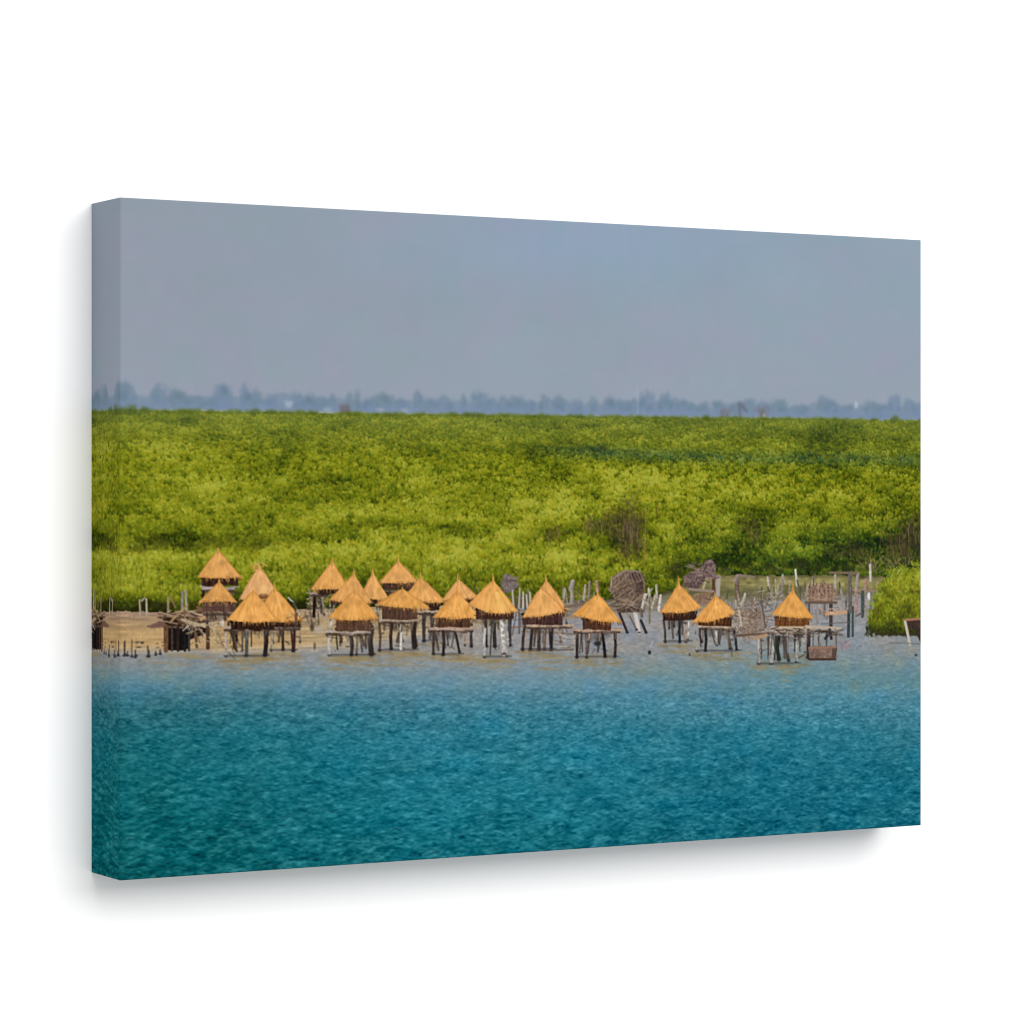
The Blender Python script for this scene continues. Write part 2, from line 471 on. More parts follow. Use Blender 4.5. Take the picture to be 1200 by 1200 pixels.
near = PY > shore(PX) + edge_n * 0.6
t = PY
tk = [690, 735, 762, 778, 795, 806, 818, 835, 860, 900, 960, 1035]
wl = np.stack([np.interp(t, tk, v) for v in
               ([150, 152, 148, 137, 108, 88, 62, 46, 32, 24, 15, 8], [148, 149, 144, 144, 141, 132, 117, 110, 107, 106, 100, 91], [148, 150, 141, 145, 150, 147, 130, 122, 118, 115, 107, 96])], -1)
wm_ = np.stack([np.interp(t, tk, v) for v in
               ([150, 152, 150, 140, 116, 100, 80, 62, 48, 36, 26, 18], [149, 150, 148, 148, 146, 143, 133, 127, 125, 121, 114, 104], [150, 153, 147, 150, 158, 160, 152, 146, 145, 139, 129, 115])], -1)
wr = np.stack([np.interp(t, tk, v) for v in
               ([148, 148, 138, 120, 104, 94, 84, 72, 48, 32, 24, 18], [148, 150, 147, 143, 141, 140, 138, 133, 121, 113, 105, 98], [150, 153, 150, 148, 150, 154, 156, 152, 140, 133, 124, 112])], -1)
wc = mixc(wl, wm_, (PX - 180) / 320).astype(np.float32)
wc = mixc(wc, wr, (PX - 600) / 320).astype(np.float32)
# ripples: short level crests, growing towards the viewer
far_ = np.clip((PY - 770) / 240, 0, 1)
n1 = noise(RH, RW, 1.8, 5, 701) * 0.6 + noise(RH, RW, 3.0, 9, 702) * 0.55 + noise(RH, RW, 1.5, 3, 703) * 0.4
n2 = noise(RH, RW, 2.6, 7, 704) * 0.55 + noise(RH, RW, 4.4, 15, 705) * 0.6 + noise(RH, RW, 1.9, 4, 706) * 0.45
rp = n1 * (1 - far_) + n2 * far_ + 0.35 * fbm(9, 20, 707, 2) * (0.4 + 0.6 * far_)
rp = np.where(rp > 0, rp, rp * 0.9)
amp = 8 + 13 * np.clip((PY - 795) / 40, 0, 1)
wc = wc + (rp * amp - 3)[..., None] * C(1.0, 1.0, 0.95)
wc += (noise(RH, RW, 24, 44, 74) * 1.6)[..., None] * C(-1.0, 0.6, 1.2) * np.clip((PY - 800) / 40, 0, 1)[..., None]
wc += (noise(RH, RW, 16, 20, 75))[..., None] * C(3, 0, -4) * np.clip((840 - PY) / 30, 0, 1)[..., None]
wc = np.clip(wc, 0, 255)
ncov = np.clip((PY - shore(PX) - edge_n * 0.6) / 7 + 0.5, 0, 1)
img += ncov[..., None] * (wc - img)
pid[near] = I_WAT
# tan reflections of the shore in the first strip of water
for q in range(170):
    x = rng.choice([220, 290, 300, 410, 425, 470, 540, 560, 640, 700, 830, 920, 935]) + rng.normal(0, 18)
    y = max(765, float(shore(x))) + abs(rng.normal(0, 7)) + 1
    c = C(152, 132, 92) if x < 760 else C(126, 122, 98)
    line((x - rng.uniform(4, 18), y), (x + rng.uniform(4, 18), y + rng.normal(0, 0.6)), rng.uniform(1, 2.6), c + rng.normal(0, 9), 0, alpha=0.32)
# single crests and troughs over the ripples
NR = 15000
ry = 768 + 272 * rng.random(NR)
rx = rng.uniform(125, 1095, NR)
dpw = np.clip((ry - 770) / 260, 0, 1)
dX, dY = PV(rx, ry)
ix = np.clip(dX, 0, RW - 1).astype(int); iy = np.clip(dY, 0, RH - 1).astype(int)
ok = (ry > shore(rx) + 3)
sg = np.clip(rng.normal(0, 1, NR), -1.8, 2.2)
amp = 9 + 21 * np.clip((ry - 795) / 40, 0, 1)
cols = wl[iy, ix] * np.clip((500 - rx) / 320, 0, 1)[:, None] + (1 - np.clip((500 - rx) / 320, 0, 1))[:, None] * (wm_[iy, ix] * np.clip((920 - rx) / 320, 0, 1)[:, None] + wr[iy, ix] * (1 - np.clip((920 - rx) / 320, 0, 1))[:, None])
cols = cols + (sg * amp)[:, None] * np.array([[1.0, 1.05, 1.0]])
ln = (3.0 + 5.0 * dpw) * rng.uniform(0.6, 1.7, NR); wd = (1.2 + 0.7 * dpw) * rng.uniform(0.8, 1.2, NR)
an = rng.normal(0.0, 0.22, NR)
strokes(dX[ok], dY[ok], (ln * S)[ok], (wd * S)[ok], an[ok], np.clip(cols, 0, 255).astype(np.float32)[ok], np.full(ok.sum(), 0.5))

# ---------------------------------------------------------------- helpers for the huts
DK = C(52, 38, 32); BR = C(92, 66, 52); PALE = C(172, 156, 142); WHT = C(205, 198, 190); GRY = C(128, 116, 106); TEAL = C(52, 62, 60)


def stilts(legs, parent, name='stilt', back=0.0):
    if legs:
        lo = max(l[3] for l in legs)
        low = [l for l in legs if l[3] > lo - 8]
        xa, xb = min(l[2] for l in low) - 2, max(l[2] for l in low) + 2
        if lo > 738:
            for q in range(int((xb - xa) * 0.9)):      # warm broken reflection of the hut
                x = rng.uniform(xa - 6, xb + 6); y = lo + abs(rng.normal(0, 6)) + 1
                line((x - rng.uniform(3, 9), y), (x + rng.uniform(3, 9), y + rng.normal(0, 0.4)), rng.uniform(1, 2.2), C(150, 128, 84) + rng.normal(0, 12), 0, alpha=0.28)
            line((xa, lo - 1.0), (xb + 3, lo - 1.2), 1.6, C(58, 54, 54), 0, alpha=0.55)
            line((xa + 3, lo + 0.6), (xb - 3, lo + 0.4), 1.4, C(84, 78, 72), 0, alpha=0.4)
        tp = min(l[1] for l in low)
        for q in range(int((xb - xa) * 0.32)):
            x = rng.uniform(xa, xb); y = rng.uniform(tp, lo - 4)
            line((x, y), (x + rng.normal(0, 5), y + rng.normal(0, 5)), rng.uniform(0.9, 2.0), rng.choice([48, 72, 120, 176]) * C(1, .9, .8), 0, alpha=0.5)
        for q in range(int((xb - xa) / 8)):
            x = rng.uniform(xa + 2, xb - 2)
            line((x, tp), (x + rng.normal(0, 2.5), lo - rng.uniform(3, 12)), rng.uniform(1.6, 3.2), C(62, 52, 46) + rng.normal(0, 14), 0, alpha=0.7, tex=0.2)
        blob((xa + xb) / 2, tp + 3, (xb - xa) * 0.42, 4.5, C(58, 48, 40), 0, 0.35, 1.0, 0.2, 0.4)
    for (xa, ya, xb, yb, w, c) in legs:
        i = part(name, parent)
        w = w * 0.88
        c = np.where(c > 150, 150 + (c - 150) * 0.55, c)
        xm, ym = (xa + xb) / 2 + rng.normal(0, 0.7), (ya + yb) / 2
        cc = c + rng.normal(0, 7)
        line((xa, ya), (xm, ym), w * rng.uniform(0.85, 1.15), cc, i, w, tex=0.2)
        line((xm, ym), (xb, yb), w, cc * 0.95, i, w * rng.uniform(0.85, 1.1), tex=0.2)
        if rng.random() < 0.6:
            line((xa - w * 0.25, ya + 1), (xm - w * 0.25, ym), w * 0.4, c + 40, 0, alpha=0.5)
        blob(xb, yb, w * 0.7, 1.5, C(40, 40, 44), 0, 0.7, 0.8)
        for q in range(4):
            y = yb + 2 + q * 2.2
            line((xb - w * 0.6 + rng.normal(0, 0.6), y), (xb + w * 0.6 + rng.normal(0, 0.6), y), 1.0, c * 0.8 + 22, 0, alpha=0.34 - 0.07 * q)


def platform(x0, x1, y0, y1, parent, col=PALE):
    i = part('platform', parent)
    yl, yr = y0, y0 + rng.normal(0, 0.5)
    ym = (y0 + y1) / 2
    line((x0 + 2, ym + 1.8), (x1 - 2, ym + 1.6), 3.0, C(74, 58, 48), i, alpha=0.85, tex=0.3)
    n_ = max(4, int((x1 - x0) / 9))
    up = [(x0 + (x1 - x0) * k / n_, y0 + rng.normal(0.3, 0.7)) for k in range(n_ + 1)]
    dn = [(x0 + (x1 - x0) * k / n_ + rng.normal(0, 1), y0 + (y1 - y0) * rng.uniform(0.42, 0.8)) for k in range(n_ + 1)]
    poly(up + dn[::-1], col * rng.uniform(0.95, 1.05), i, 0.95, 0.12)
    for q in range(max(3, int((x1 - x0) / 5))):
        x = rng.uniform(x0, x1 - 5)
        y = rng.uniform(y0 + 0.5, y1 - 0.5)
        line((x, y), (x + rng.uniform(4, 12), y + rng.normal(0, 0.5)), 0.8, col + rng.normal(0, 22), 0, alpha=0.6)
    for q in range(int((x1 - x0) / 6)):
        x = rng.uniform(x0 + 2, x1 - 2)
        line((x, y1 - 2), (x + rng.normal(0, 2.0), y1 + rng.uniform(1, 8)), rng.uniform(1, 2), rng.choice([52, 84, 130]) * C(1, .86, .76), 0, alpha=0.65)
    for q in range(3):
        x = rng.uniform(x0, x1 - 8)
        line((x, y1 + rng.uniform(-2, 2)), (x + rng.uniform(5, 14), y1 + rng.uniform(-2, 3)), 1.2, C(66, 52, 44), 0, alpha=0.6)
    for q in range(2):
        sd = x0 if rng.random() < 0.5 else x1
        line((sd + rng.normal(0, 3), y0 + 1), (sd + rng.choice([-5, 5]), y0 + rng.normal(0, 1.5)), 1.4, col * 0.95, i, 0.9, alpha=0.9)


def wall(x0, x1, y0, y1, i, col=BR):
    col = col * 0.88
    n_ = max(4, int((x1 - x0) / 6))
    dn = [(x1 - (x1 - x0) * k / n_, y1 + rng.normal(0, 0.8)) for k in range(n_ + 1)]
    poly([(x0 - 0.5, y0), (x1 + 0.5, y0)] + dn, col * 0.92, i, 1.0, 0.2, GRAIN_V)
    for q in range(int((x1 - x0) / 1.2)):
        x = rng.uniform(x0 + 0.5, x1 - 0.5)
        line((x, y0 + rng.uniform(1, 4)), (x + rng.normal(0, 0.8), y1 - rng.uniform(0, 2)), 0.9, col + rng.normal(0, 20) + C(6, 2, 0), 0, alpha=0.5)
    for q in range(3):
        y = rng.uniform(y0 + 3, y1 - 1)
        line((x0 + 1, y), (x1 - 1, y + rng.normal(0, 0.8)), 0.8, col * 0.7, 0, alpha=0.35)
    line((x0, y0 + 1.4), (x1, y0 + 1.4), 3.0, col * 0.5, 0, alpha=0.75)


def roof(ap, fin, el, er, parent, tone=0.0, sag=3.0, pale=0.0, fringe=True, skew=0.0, conc=-0.05):
    """thatched cone: ap apex, fin height of the tuft above it, el / er eave ends"""
    i = part('thatched_roof', parent)
    fin = fin * 0.72
    base = mixc(C(223, 160, 84), C(224, 170, 114), np.array(pale)) * (1 + tone)
    ax, ay = ap

    def side(e, k):
        pts = []
        for t in np.linspace(0, 1, 7):
            x = ax + (e[0] - ax) * (t ** (1.0 + conc)) * 1.0
            y = ay + (e[1] - ay) * t
            pts.append((x + (rng.normal(0, 0.35) if 0 < t < 1 else 0), y))
        return pts
    rs = side(er, 1); ls = side(el, -1)
    m = 9
    bot = []
    for q in range(1, m):
        t = q / m
        x = er[0] + (el[0] - er[0]) * t
        y = er[1] + (el[1] - er[1]) * t + sag * math.sin(math.pi * t) + rng.normal(0, 0.5)
        bot.append((x, y))
    poly(rs + bot + ls[::-1][:-1], base, i, 1.0, 0.05)
    wdt = er[0] - el[0]
    # straw strands fanning from the tip
    for q in range(int(wdt * 2.6)):
        t = rng.random()
        x = er[0] + (el[0] - er[0]) * t
        y = er[1] + (el[1] - er[1]) * t + sag * math.sin(math.pi * t)
        s0 = rng.uniform(0.02, 0.8); s1 = min(1.0, s0 + rng.uniform(0.15, 0.5))
        lit = 0.5 + 0.5 * math.cos((t - 0.42 + skew) * 3.0)      # straw lies lighter on the flank towards the light
        v = rng.normal(0, 17) + (lit - 0.60) * 40
        c = base + C(1.0, 1.0, 0.9) * v + C(0, rng.normal(0, 3), rng.normal(0, 6))
        def pt(s):
            return (ax + (x - ax) * s ** (1 + conc * 0.7), ay + (y - ay) * s)
        wide = rng.random() < 0.3
        line(pt(s0), pt(s1), 1.6 if wide else 0.8, c, 0, 2.6 if wide else 1.1, alpha=0.35 if wide else 0.45)
    # loose ends along both flanks
    for q in range(int(wdt * 0.5)):
        e = el if rng.random() < 0.5 else er
        t = rng.uniform(0.15, 1.0)
        x, y = ax + (e[0] - ax) * t ** (1 + conc), ay + (e[1] - ay) * t
        sg_ = 1 if e is er else -1
        line((x - sg_ * 1.5, y - 2), (x + sg_ * rng.uniform(0.2, 1.6), y + rng.uniform(0.3, 2)), 0.9, base * rng.uniform(0.75, 1.05), 0, 0.6, alpha=0.7)
    for q in range(int(wdt * 0.3)):      # matted darker patches
        t = rng.uniform(0.05, 0.95); s1 = rng.uniform(0.3, 0.95)
        x = er[0] + (el[0] - er[0]) * t; y = er[1] + (el[1] - er[1]) * t
        blob(ax + (x - ax) * s1, ay + (y - ay) * s1, rng.uniform(1.4, 4), rng.uniform(2, 5), base * rng.choice([0.82, 0.88, 1.09]), 0, 0.38, 1.0)
    # darker edges
    for e in (ls, rs):
        for a, b in zip(e[:-1], e[1:]):
            line(a, b, 1.0, base * C(0.84, 0.78, 0.72), 0, alpha=0.45)
    if fringe:
        for q in range(int(wdt * 0.9)):
            t = rng.random()
            x = er[0] + (el[0] - er[0]) * t
            y = er[1] + (el[1] - er[1]) * t + sag * math.sin(math.pi * t)
            dx = (0.5 - t) * 2.4
            line((x, y - 1.5), (x + dx, y + rng.choice([0.5, 1.5, 3.0, 4.5]) * rng.uniform(0.6, 1.2)), 1.1, base * rng.uniform(0.7, 1.04), 0, 0.6, alpha=0.8)
            if rng.random() < 0.5:
                line((x, y + 0.6), (x + dx, y + rng.uniform(2, 4)), 0.8, C(86, 56, 34), 0, alpha=0.5)
    # tuft
    if fin:
        line((ax - 0.6, ay + 2.5), (ax - 0.2, ay - fin), 1.9, base * C(0.92, 0.9, 0.86), i, 0.9)
        line((ax + 1.2, ay + 3), (ax + rng.normal(0.8, 0.8), ay - fin * 0.7), 1.2, base * 1.04, 0, 0.7, alpha=0.8)
        line((ax - 0.6, ay + 6), (ax, ay - 0.5), 1.4, base * 0.78, 0, 0.8, alpha=0.6)
        line((ax - 2, ay + 3.5), (ax + 2, ay + 3.5), 1.0, base * 0.85, 0, alpha=0.4)
    return i


def hut(label, ap, fin, el, er, wl=None, pf=None, legs=(), wcol=BR, pcol=PALE, **kw):
    h = part('printed_hut', 0, label)
    stilts(legs, h)
    if pf:
        platform(*pf, h, pcol)
    if wl:
        wall(*wl, h, wcol)
    roof(ap, fin, el, er, h, **kw)
    return h


def posts(lst, label=None):
    for (xa, ya, xb, yb, w, c) in lst:
        i = part('printed_post', 0, label)
        line((xa, ya), (xb, yb), w, c + rng.normal(0, 6), i, w * 0.9, tex=0.1)
        line((xa + w * .3, ya + 1), (xb + w * .3, yb), w * 0.35, c * 0.7, 0, alpha=0.6)


def sticks(cx, cy, rx, ry, n, cols, ang=1.2, l=(5, 14), i=0, w=1.2, alpha=0.75):
    for q in range(n):
        x = cx + rng.uniform(-rx, rx); y = cy + rng.uniform(-ry, ry)
        a = rng.normal(0, ang); L = rng.uniform(*l)
        c = cols[rng.integers(len(cols))] + rng.normal(0, 10)
        line((x - L / 2 * math.cos(a), y - L / 2 * math.sin(a)), (x + L / 2 * math.cos(a), y + L / 2 * math.sin(a)), rng.uniform(0.7, 1.3) * w, c, i, alpha=alpha)


# ---------------------------------------------------------------- left shore: posts, stumps, old jetty
posts([(165, 722, 164, 703, 2.0, C(176, 164, 140)), (172.5, 721, 172, 702, 2.2, C(186, 174, 152)), (166.5, 704, 170, 700.5, 1.8, C(168, 156, 130)),
       (197.5, 722, 197.5, 700, 2.6, C(160, 142, 110)), (214, 716, 214, 694, 3.0, C(150, 140, 130)), (219, 714, 218, 692, 2.6, C(164, 154, 146)),
       (206, 712, 200, 698, 1.5, C(138, 118, 84))], 'short pale post at the back of the mud shore')
for (xa, ya, yb, w, c) in ((147, 751, 767, 1.6, DK), (155, 750, 769, 1.9, C(82, 62, 44)), (160, 747, 768, 1.7, C(150, 126, 90)), (146, 752, 768, 1.6, DK), (159, 762, 770, 2, DK),
                           (173.5, 757, 769, 2.2, C(62, 52, 46)), (167, 749, 753, 3, C(180, 140, 96)), (175, 763, 769, 2.5, DK), (183, 764, 767, 2.6, DK), (188, 762, 766, 2.6, DK), (150, 764, 768, 2.0, DK)):
    i = part('printed_stump', 0)
    line((xa, ya), (xa + rng.normal(0, 0.5), yb), w * 0.75, c + 14, i, alpha=0.85)
    blob(xa, yb, 1.9, 1.3, C(40, 46, 52), 0, 0.8, 0.8)
for q in range(10):
    x = rng.uniform(141, 192)
    blob(x, rng.uniform(752, 763), rng.uniform(1, 3), 0.9, C(96, 74, 54), 0, 0.6, 0.8)

I_JET = part('printed_jetty', 0, 'broken dark wooden jetty on the mud shore')
poly([(172, 734), (192, 726), (196, 735), (178, 736)], C(112, 84, 76), I_JET, 0.9, 0.15)
poly([(191, 722), (222, 722), (246, 727), (252, 733), (222, 737), (192, 735)], C(104, 82, 64), I_JET, 1, 0.2)
poly([(192, 735), (222, 737), (221, 760), (214, 762), (193, 762)], C(26, 20, 18), I_JET, 1, 0.4)
poly([(220, 733), (245, 735), (242, 743), (232, 746), (222, 750)], C(34, 24, 20), I_JET, 0.95, 0.3)
poly([(193, 723), (206, 725), (214, 734), (194, 733)], C(46, 30, 22), I_JET, 0.9, 0.3)
for (x, w, c) in ((195, 5, C(108, 76, 54)), (202, 2.5, C(66, 54, 48)), (209, 3, C(44, 34, 30)), (217, 3, C(30, 28, 30)), (222, 2.4, C(58, 58, 56))):
    j = part('stilt', I_JET)
    line((x, 734), (x, 762), w, c, j, tex=0.15)
sticks(218, 722, 28, 7, 40, [C(150, 124, 92), C(92, 70, 54), C(66, 48, 40), C(178, 156, 128)], 0.35, (8, 22), I_JET)
sticks(236, 737, 18, 8, 26, [C(184, 166, 138), C(74, 58, 48), C(126, 100, 76), C(200, 186, 164)], 0.9, (6, 16), I_JET)
for (xa, ya, xb, yb, w, c) in ((200, 729, 220, 709, 2.2, C(158, 130, 96)), (214, 726, 240, 734, 3, C(174, 154, 124)), (228, 733, 252, 730, 3.2, C(170, 152, 122)), (232, 712, 252, 720, 3.2, C(120, 90, 70)), (236, 726, 252, 716, 3, C(186, 148, 108))):
    line((xa, ya), (xb, yb), w, c, I_JET, tex=0.12)
for (xa, ya, xb, yb, w, c) in ((244, 736, 244, 759, 4.4, C(84, 60, 46)), (250, 734, 257, 757, 3.2, C(172, 156, 122)), (229, 740, 231, 758, 3, C(100, 80, 62)), (256, 742, 262, 758, 2.4, C(150, 128, 100)), (260, 722, 261, 732, 4, C(196, 184, 172))):
    j = part('stilt', I_JET)
    line((xa, ya), (xb, yb), w, c, j, tex=0.12)
sticks(250, 752, 26, 6, 16, [C(190, 168, 132), C(120, 96, 72)], 0.5, (5, 12))

# ---------------------------------------------------------------- huts, back to front
hut('rearmost straw hut of the far left cluster, roof against the green bushes', (256, 645), 4, (232, 676), (283, 677), (237, 279, 676, 686), (235, 276, 687, 693), [(238, 692, 238, 700, 2, DK), (272, 692, 272, 704, 3, BR)], C(70, 46, 36), C(160, 150, 150), tone=-0.02, pale=0.25, sag=0.8)
hut('straw hut with brown wall directly in front of the rearmost left hut', (257, 682), 4, (234, 706), (278, 706), (238, 277, 704, 717), (238, 276, 716, 720), [(243, 718, 243, 730, 2.4, BR), (268, 718, 268, 732, 2.4, DK)], C(112, 82, 70), C(120, 100, 86), tone=-0.04, pale=0.1, sag=-1.5)
h = hut('pale shaggy straw hut behind the twin roofs on the left', (304, 664), 6, (281, 702), (328, 700), (286, 326, 698, 712), None, [(338, 700, 345, 706, 1.6, C(200, 192, 180))], C(80, 56, 42), pale=0.9, sag=2, tone=0.0, conc=-0.12)
sticks(304, 664, 7, 5, 12, [C(226, 178, 116), C(204, 150, 86)], 1.4, (5, 10), 0, 0.9)
hut('right half of the twin straw roofs in front on the left', (322, 689), 9, (297, 726), (355, 727), (322, 352, 726, 735), (318, 353, 733, 738), [(319, 736, 318, 762, 2.6, C(150, 140, 122)), (332, 736, 332, 761, 3.6, C(66, 52, 44)), (344.5, 734, 344, 762, 5, C(58, 34, 28)), (351, 730, 352, 752, 2.2, C(150, 130, 110))], C(58, 38, 30), C(110, 92, 80), sag=2, tone=-0.01)
hut('left half of the twin straw roofs in front on the left', (297, 692), 2, (267, 726), (326, 727), (271, 322, 727, 738), (262, 318, 733, 740), [(265, 742, 265, 769, 2.6, C(186, 174, 158)), (278, 740, 278, 750, 3, DK), (290, 739, 289, 768, 4.6, C(76, 80, 78)), (312, 738, 311, 767, 5.6, C(40, 34, 34))], C(58, 38, 30), sag=3, tone=0.03)
blob(309, 698.5, 5, 3, C(92, 52, 34), 0, 0.9, 0.6)
blob(309, 692, 4, 6, C(238, 196, 120), 0, 0.6, 0.9)

# old timber strewn over the mud behind the middle huts
sticks(500, 724, 165, 10, 150, [C(104, 84, 66), C(70, 54, 44), C(150, 130, 108), C(190, 174, 150)], 0.9, (5, 15), 0, 1.1, 0.5)
for q in range(46):
    x = rng.uniform(345, 660)
    line((x, rng.uniform(708, 722)), (x + rng.normal(0, 2), rng.uniform(728, 746)), rng.uniform(1.4, 3), rng.choice([60, 84, 120, 165]) * C(1, .88, .78), 0, alpha=0.6, tex=0.2)
for q in range(30):
    x = rng.uniform(340, 700)
    line((x, rng.uniform(696, 712)), (x + rng.normal(0, 2), rng.uniform(686, 700)), rng.uniform(1.4, 2.6), rng.choice([90, 130, 178]) * C(1, .93, .86), 0, alpha=0.55)
# grey props behind the middle cluster
i = part('printed_frame', 0, 'grey tangle of poles under the second cluster')
sticks(374, 708, 12, 14, 34, [C(150, 134, 122), C(84, 68, 58), C(120, 104, 92), C(176, 162, 150)], 1.5, (6, 18), i)
hut('leftmost rear straw hut of the middle cluster above grey poles', (390, 658), 5, (364, 691), (409, 691), (372, 398, 689, 696), (364, 386, 694, 698), [(369, 697, 368, 722, 4, DK), (377, 698, 380, 720, 2.2, C(140, 124, 112)), (392, 697, 386, 712, 2.0, C(170, 150, 132))], C(62, 44, 36), C(164, 150, 140), sag=-1.0, pale=0.2)
hut('tallest rear straw hut of the middle cluster', (467, 658), 6, (445, 683), (490, 682), (450, 485, 682, 691), (450, 486, 691, 695), [(455, 694, 455, 706, 2.6, DK)], C(92, 66, 54), C(120, 100, 84), sag=0.5, pale=0.35)
hut('small straw hut with bare tip between two tall roofs', (437, 671), 7, (422, 700), (457, 704), (436, 450, 701, 708), (440, 460, 707, 711), [(444, 710, 443, 722, 2.4, C(160, 140, 126))], C(70, 50, 40), sag=0, pale=0.4, conc=0.0)
hut('narrow straw hut with bare tip second from left in middle cluster', (415, 672), 8, (386, 703), (436, 706), (388, 412, 700, 709), None, [(392, 708, 391, 718, 2, C(140, 120, 104))], C(84, 62, 48), sag=1, pale=0.3, conc=0.06)
hut('straw hut at right of the middle cluster over a thin platform', (493, 677), 8, (474, 700), (523, 706), (502, 515, 704, 716), (488, 514, 715, 720), [(497, 719, 497, 751, 4.6, C(56, 46, 42)), (503, 719, 503, 740, 2.6, C(150, 132, 118)), (509, 719, 509, 746, 3, C(84, 70, 60))], C(66, 46, 38), C(176, 160, 140), sag=2, pale=0.25)
hut('low wide straw hut with long brown wall and pale platform', (472, 690), 3, (442, 708), (504, 713), (448, 489, 708, 726), (443, 490, 724, 731), [(445, 732, 445, 762, 3.4, C(96, 74, 58)), (459, 731, 458.5, 760, 4.4, C(52, 38, 32)), (470, 732, 469, 742, 2, C(180, 168, 150)), (486.5, 731, 486, 758, 6, C(46, 36, 34))], C(98, 70, 56), C(178, 158, 136), sag=1.5, tone=-0.01, conc=-0.05)
hut('straw hut on a white-edged platform, first in the front row of the middle cluster', (416, 692), 4, (385, 724), (444, 724), (394, 436, 724, 739), (381, 434, 738, 745), [(386, 746, 386.5, 768, 3.4, C(190, 180, 168)), (400, 745, 400, 752, 3, C(80, 64, 54)), (412, 746, 412, 767, 4.6, C(50, 44, 42)), (418.5, 746, 418, 767, 3, C(120, 108, 94)), (435.5, 736, 435.5, 766, 7, C(60, 54, 50)), (389, 726, 386, 742, 3, C(196, 182, 162))], C(104, 76, 58), sag=2.5, tone=0.0, conc=-0.04)
blob(374, 738, 5, 4, C(176, 164, 152), 0, 0.8, 0.8)
blob(366, 735, 2.6, 4, C(70, 58, 52), 0, 0.8, 0.8)
blob(369, 757, 1.6, 4, C(80, 70, 64), 0, 0.7, 0.8)
posts([(470, 760, 470.5, 742, 3.4, C(210, 202, 194)), (465, 752, 467, 742, 2.4, C(90, 74, 62))], 'short white post in the shallow water')
hut('rear straw hut with white spike behind a front hut', (537, 679), 10, (519, 703), (560, 700), (526, 556, 700, 708), None, [(552, 708, 551, 724, 2.4, C(120, 98, 80))], C(74, 52, 40), pale=0.55, sag=1)
hut('straw hut with bent stilt, second in the front row of the middle cluster', (536, 693), 9, (508, 723), (562, 723), (513, 551, 723, 735), (504, 556, 734, 741), [(508, 742, 508, 766, 3.4, C(60, 48, 42)), (519.5, 741, 519.5, 767, 4.4, C(58, 46, 40)), (534, 742, 538.5, 764, 3.4, C(46, 36, 34)), (544, 741, 545, 756, 2.4, C(150, 124, 100)), (552.5, 732, 552.5, 757, 4, C(66, 54, 46))], C(98, 68, 50), C(180, 152, 136), sag=2, tone=0.01)
# tangle of old rails and poles behind the row
sticks(640, 708, 50, 12, 60, [C(150, 134, 120), C(96, 80, 68), C(178, 164, 148), C(120, 100, 80)], 1.5, (5, 16), 0, 1.0, 0.6)
sticks(700, 706, 40, 10, 50, [C(140, 122, 106), C(92, 76, 64), C(176, 162, 148)], 1.4, (5, 16), 0, 1.0, 0.6)
for (xa, xb, y_) in ((604, 676, 716), (655, 735, 712), (640, 690, 722), (655, 676, 742), (612, 660, 740)):
    line((xa, y_), (xb, y_ + rng.normal(0, 1.5)), 2.2, C(118, 98, 82) + rng.normal(0, 10), 0, alpha=0.6)
for q in range(16):
    x = rng.uniform(606, 672); line((x, rng.uniform(716, 724)), (x + rng.normal(0, 2), rng.uniform(734, 752)), rng.uniform(1.4, 2.6), rng.choice([100, 140, 176]) * C(1, .9, .8), 0, alpha=0.55)
# old grey basket
i = part('printed_basket', 0, 'small collapsed grey basket behind the centre huts')
blob(597, 683, 11, 10, C(116, 104, 100), i, 1, 0.25, 0.2, 0.2)
sticks(597, 681, 8, 6, 18, [C(140, 124, 116), C(84, 72, 70)], 0.5, (5, 12), 0, 0.9, 0.6)
i = part('printed_frame', 0, 'pale poles under the small grey basket')
poly([(601, 700), (622, 694), (622, 712), (602, 712)], C(96, 84, 72), i, 0.7, 0.3)
for x, t_ in ((602, 692), (608, 689), (613, 694), (618, 697), (622, 694)):
    line((x, 712), (x + rng.normal(0, 1), t_), 2.4, C(182, 172, 160) + rng.normal(0, 12), i, 1.8)
hut('shaggy straw hut with loose strands on white front legs', (578, 680), 10, (549, 708), (606, 716), (558, 602, 712, 725), (558, 602, 720, 725), [(569, 722, 570, 757, 4.4, C(50, 40, 38)), (580, 722, 580, 757, 5, C(70, 70, 64)), (598, 716, 597.5, 756, 5.6, C(56, 54, 56)), (568.5, 737, 568, 770, 3.4, C(206, 196, 184)), (588, 724, 591, 766, 6, C(196, 186, 176)), (594.5, 740, 594, 769, 3, C(150, 140, 128))], C(74, 50, 38), C(128, 92, 74), sag=6, tone=0.02, pale=0.15)
for q in range(22):
    x = rng.uniform(569, 602)
    line((577 + (x - 577) * 0.45, 694), (x, 716 + rng.uniform(-1, 4)), 1.2, C(238, 190, 104) + rng.normal(0, 14), 0, alpha=0.55)
hut('rear straw hut of the overlapping centre pair, taller tip', (640, 680), 10, (624, 705), (665, 714), (640, 662, 712, 722), None, [(664, 716, 664, 730, 2.4, C(120, 100, 82))], C(96, 72, 54), pale=0.35, sag=1)
hut('front straw hut of the overlapping centre pair, dark plum wall', (634, 690), 0, (613, 723), (661, 716), (612, 659, 718, 732), (617, 672, 731, 736), [(615, 734, 612.5, 761, 4, C(70, 58, 50)), (623.5, 736, 621.5, 761, 4.4, C(52, 42, 38)), (631, 738, 631.5, 761, 5, C(74, 58, 48)), (639, 738, 638, 761, 4, C(110, 92, 76)), (646.5, 736, 646, 761, 5, C(48, 40, 40)), (656, 738, 657, 752, 3, C(130, 112, 98))], C(82, 56, 52), C(182, 156, 130), sag=2, tone=0.02, pale=0.35, conc=-0.25)
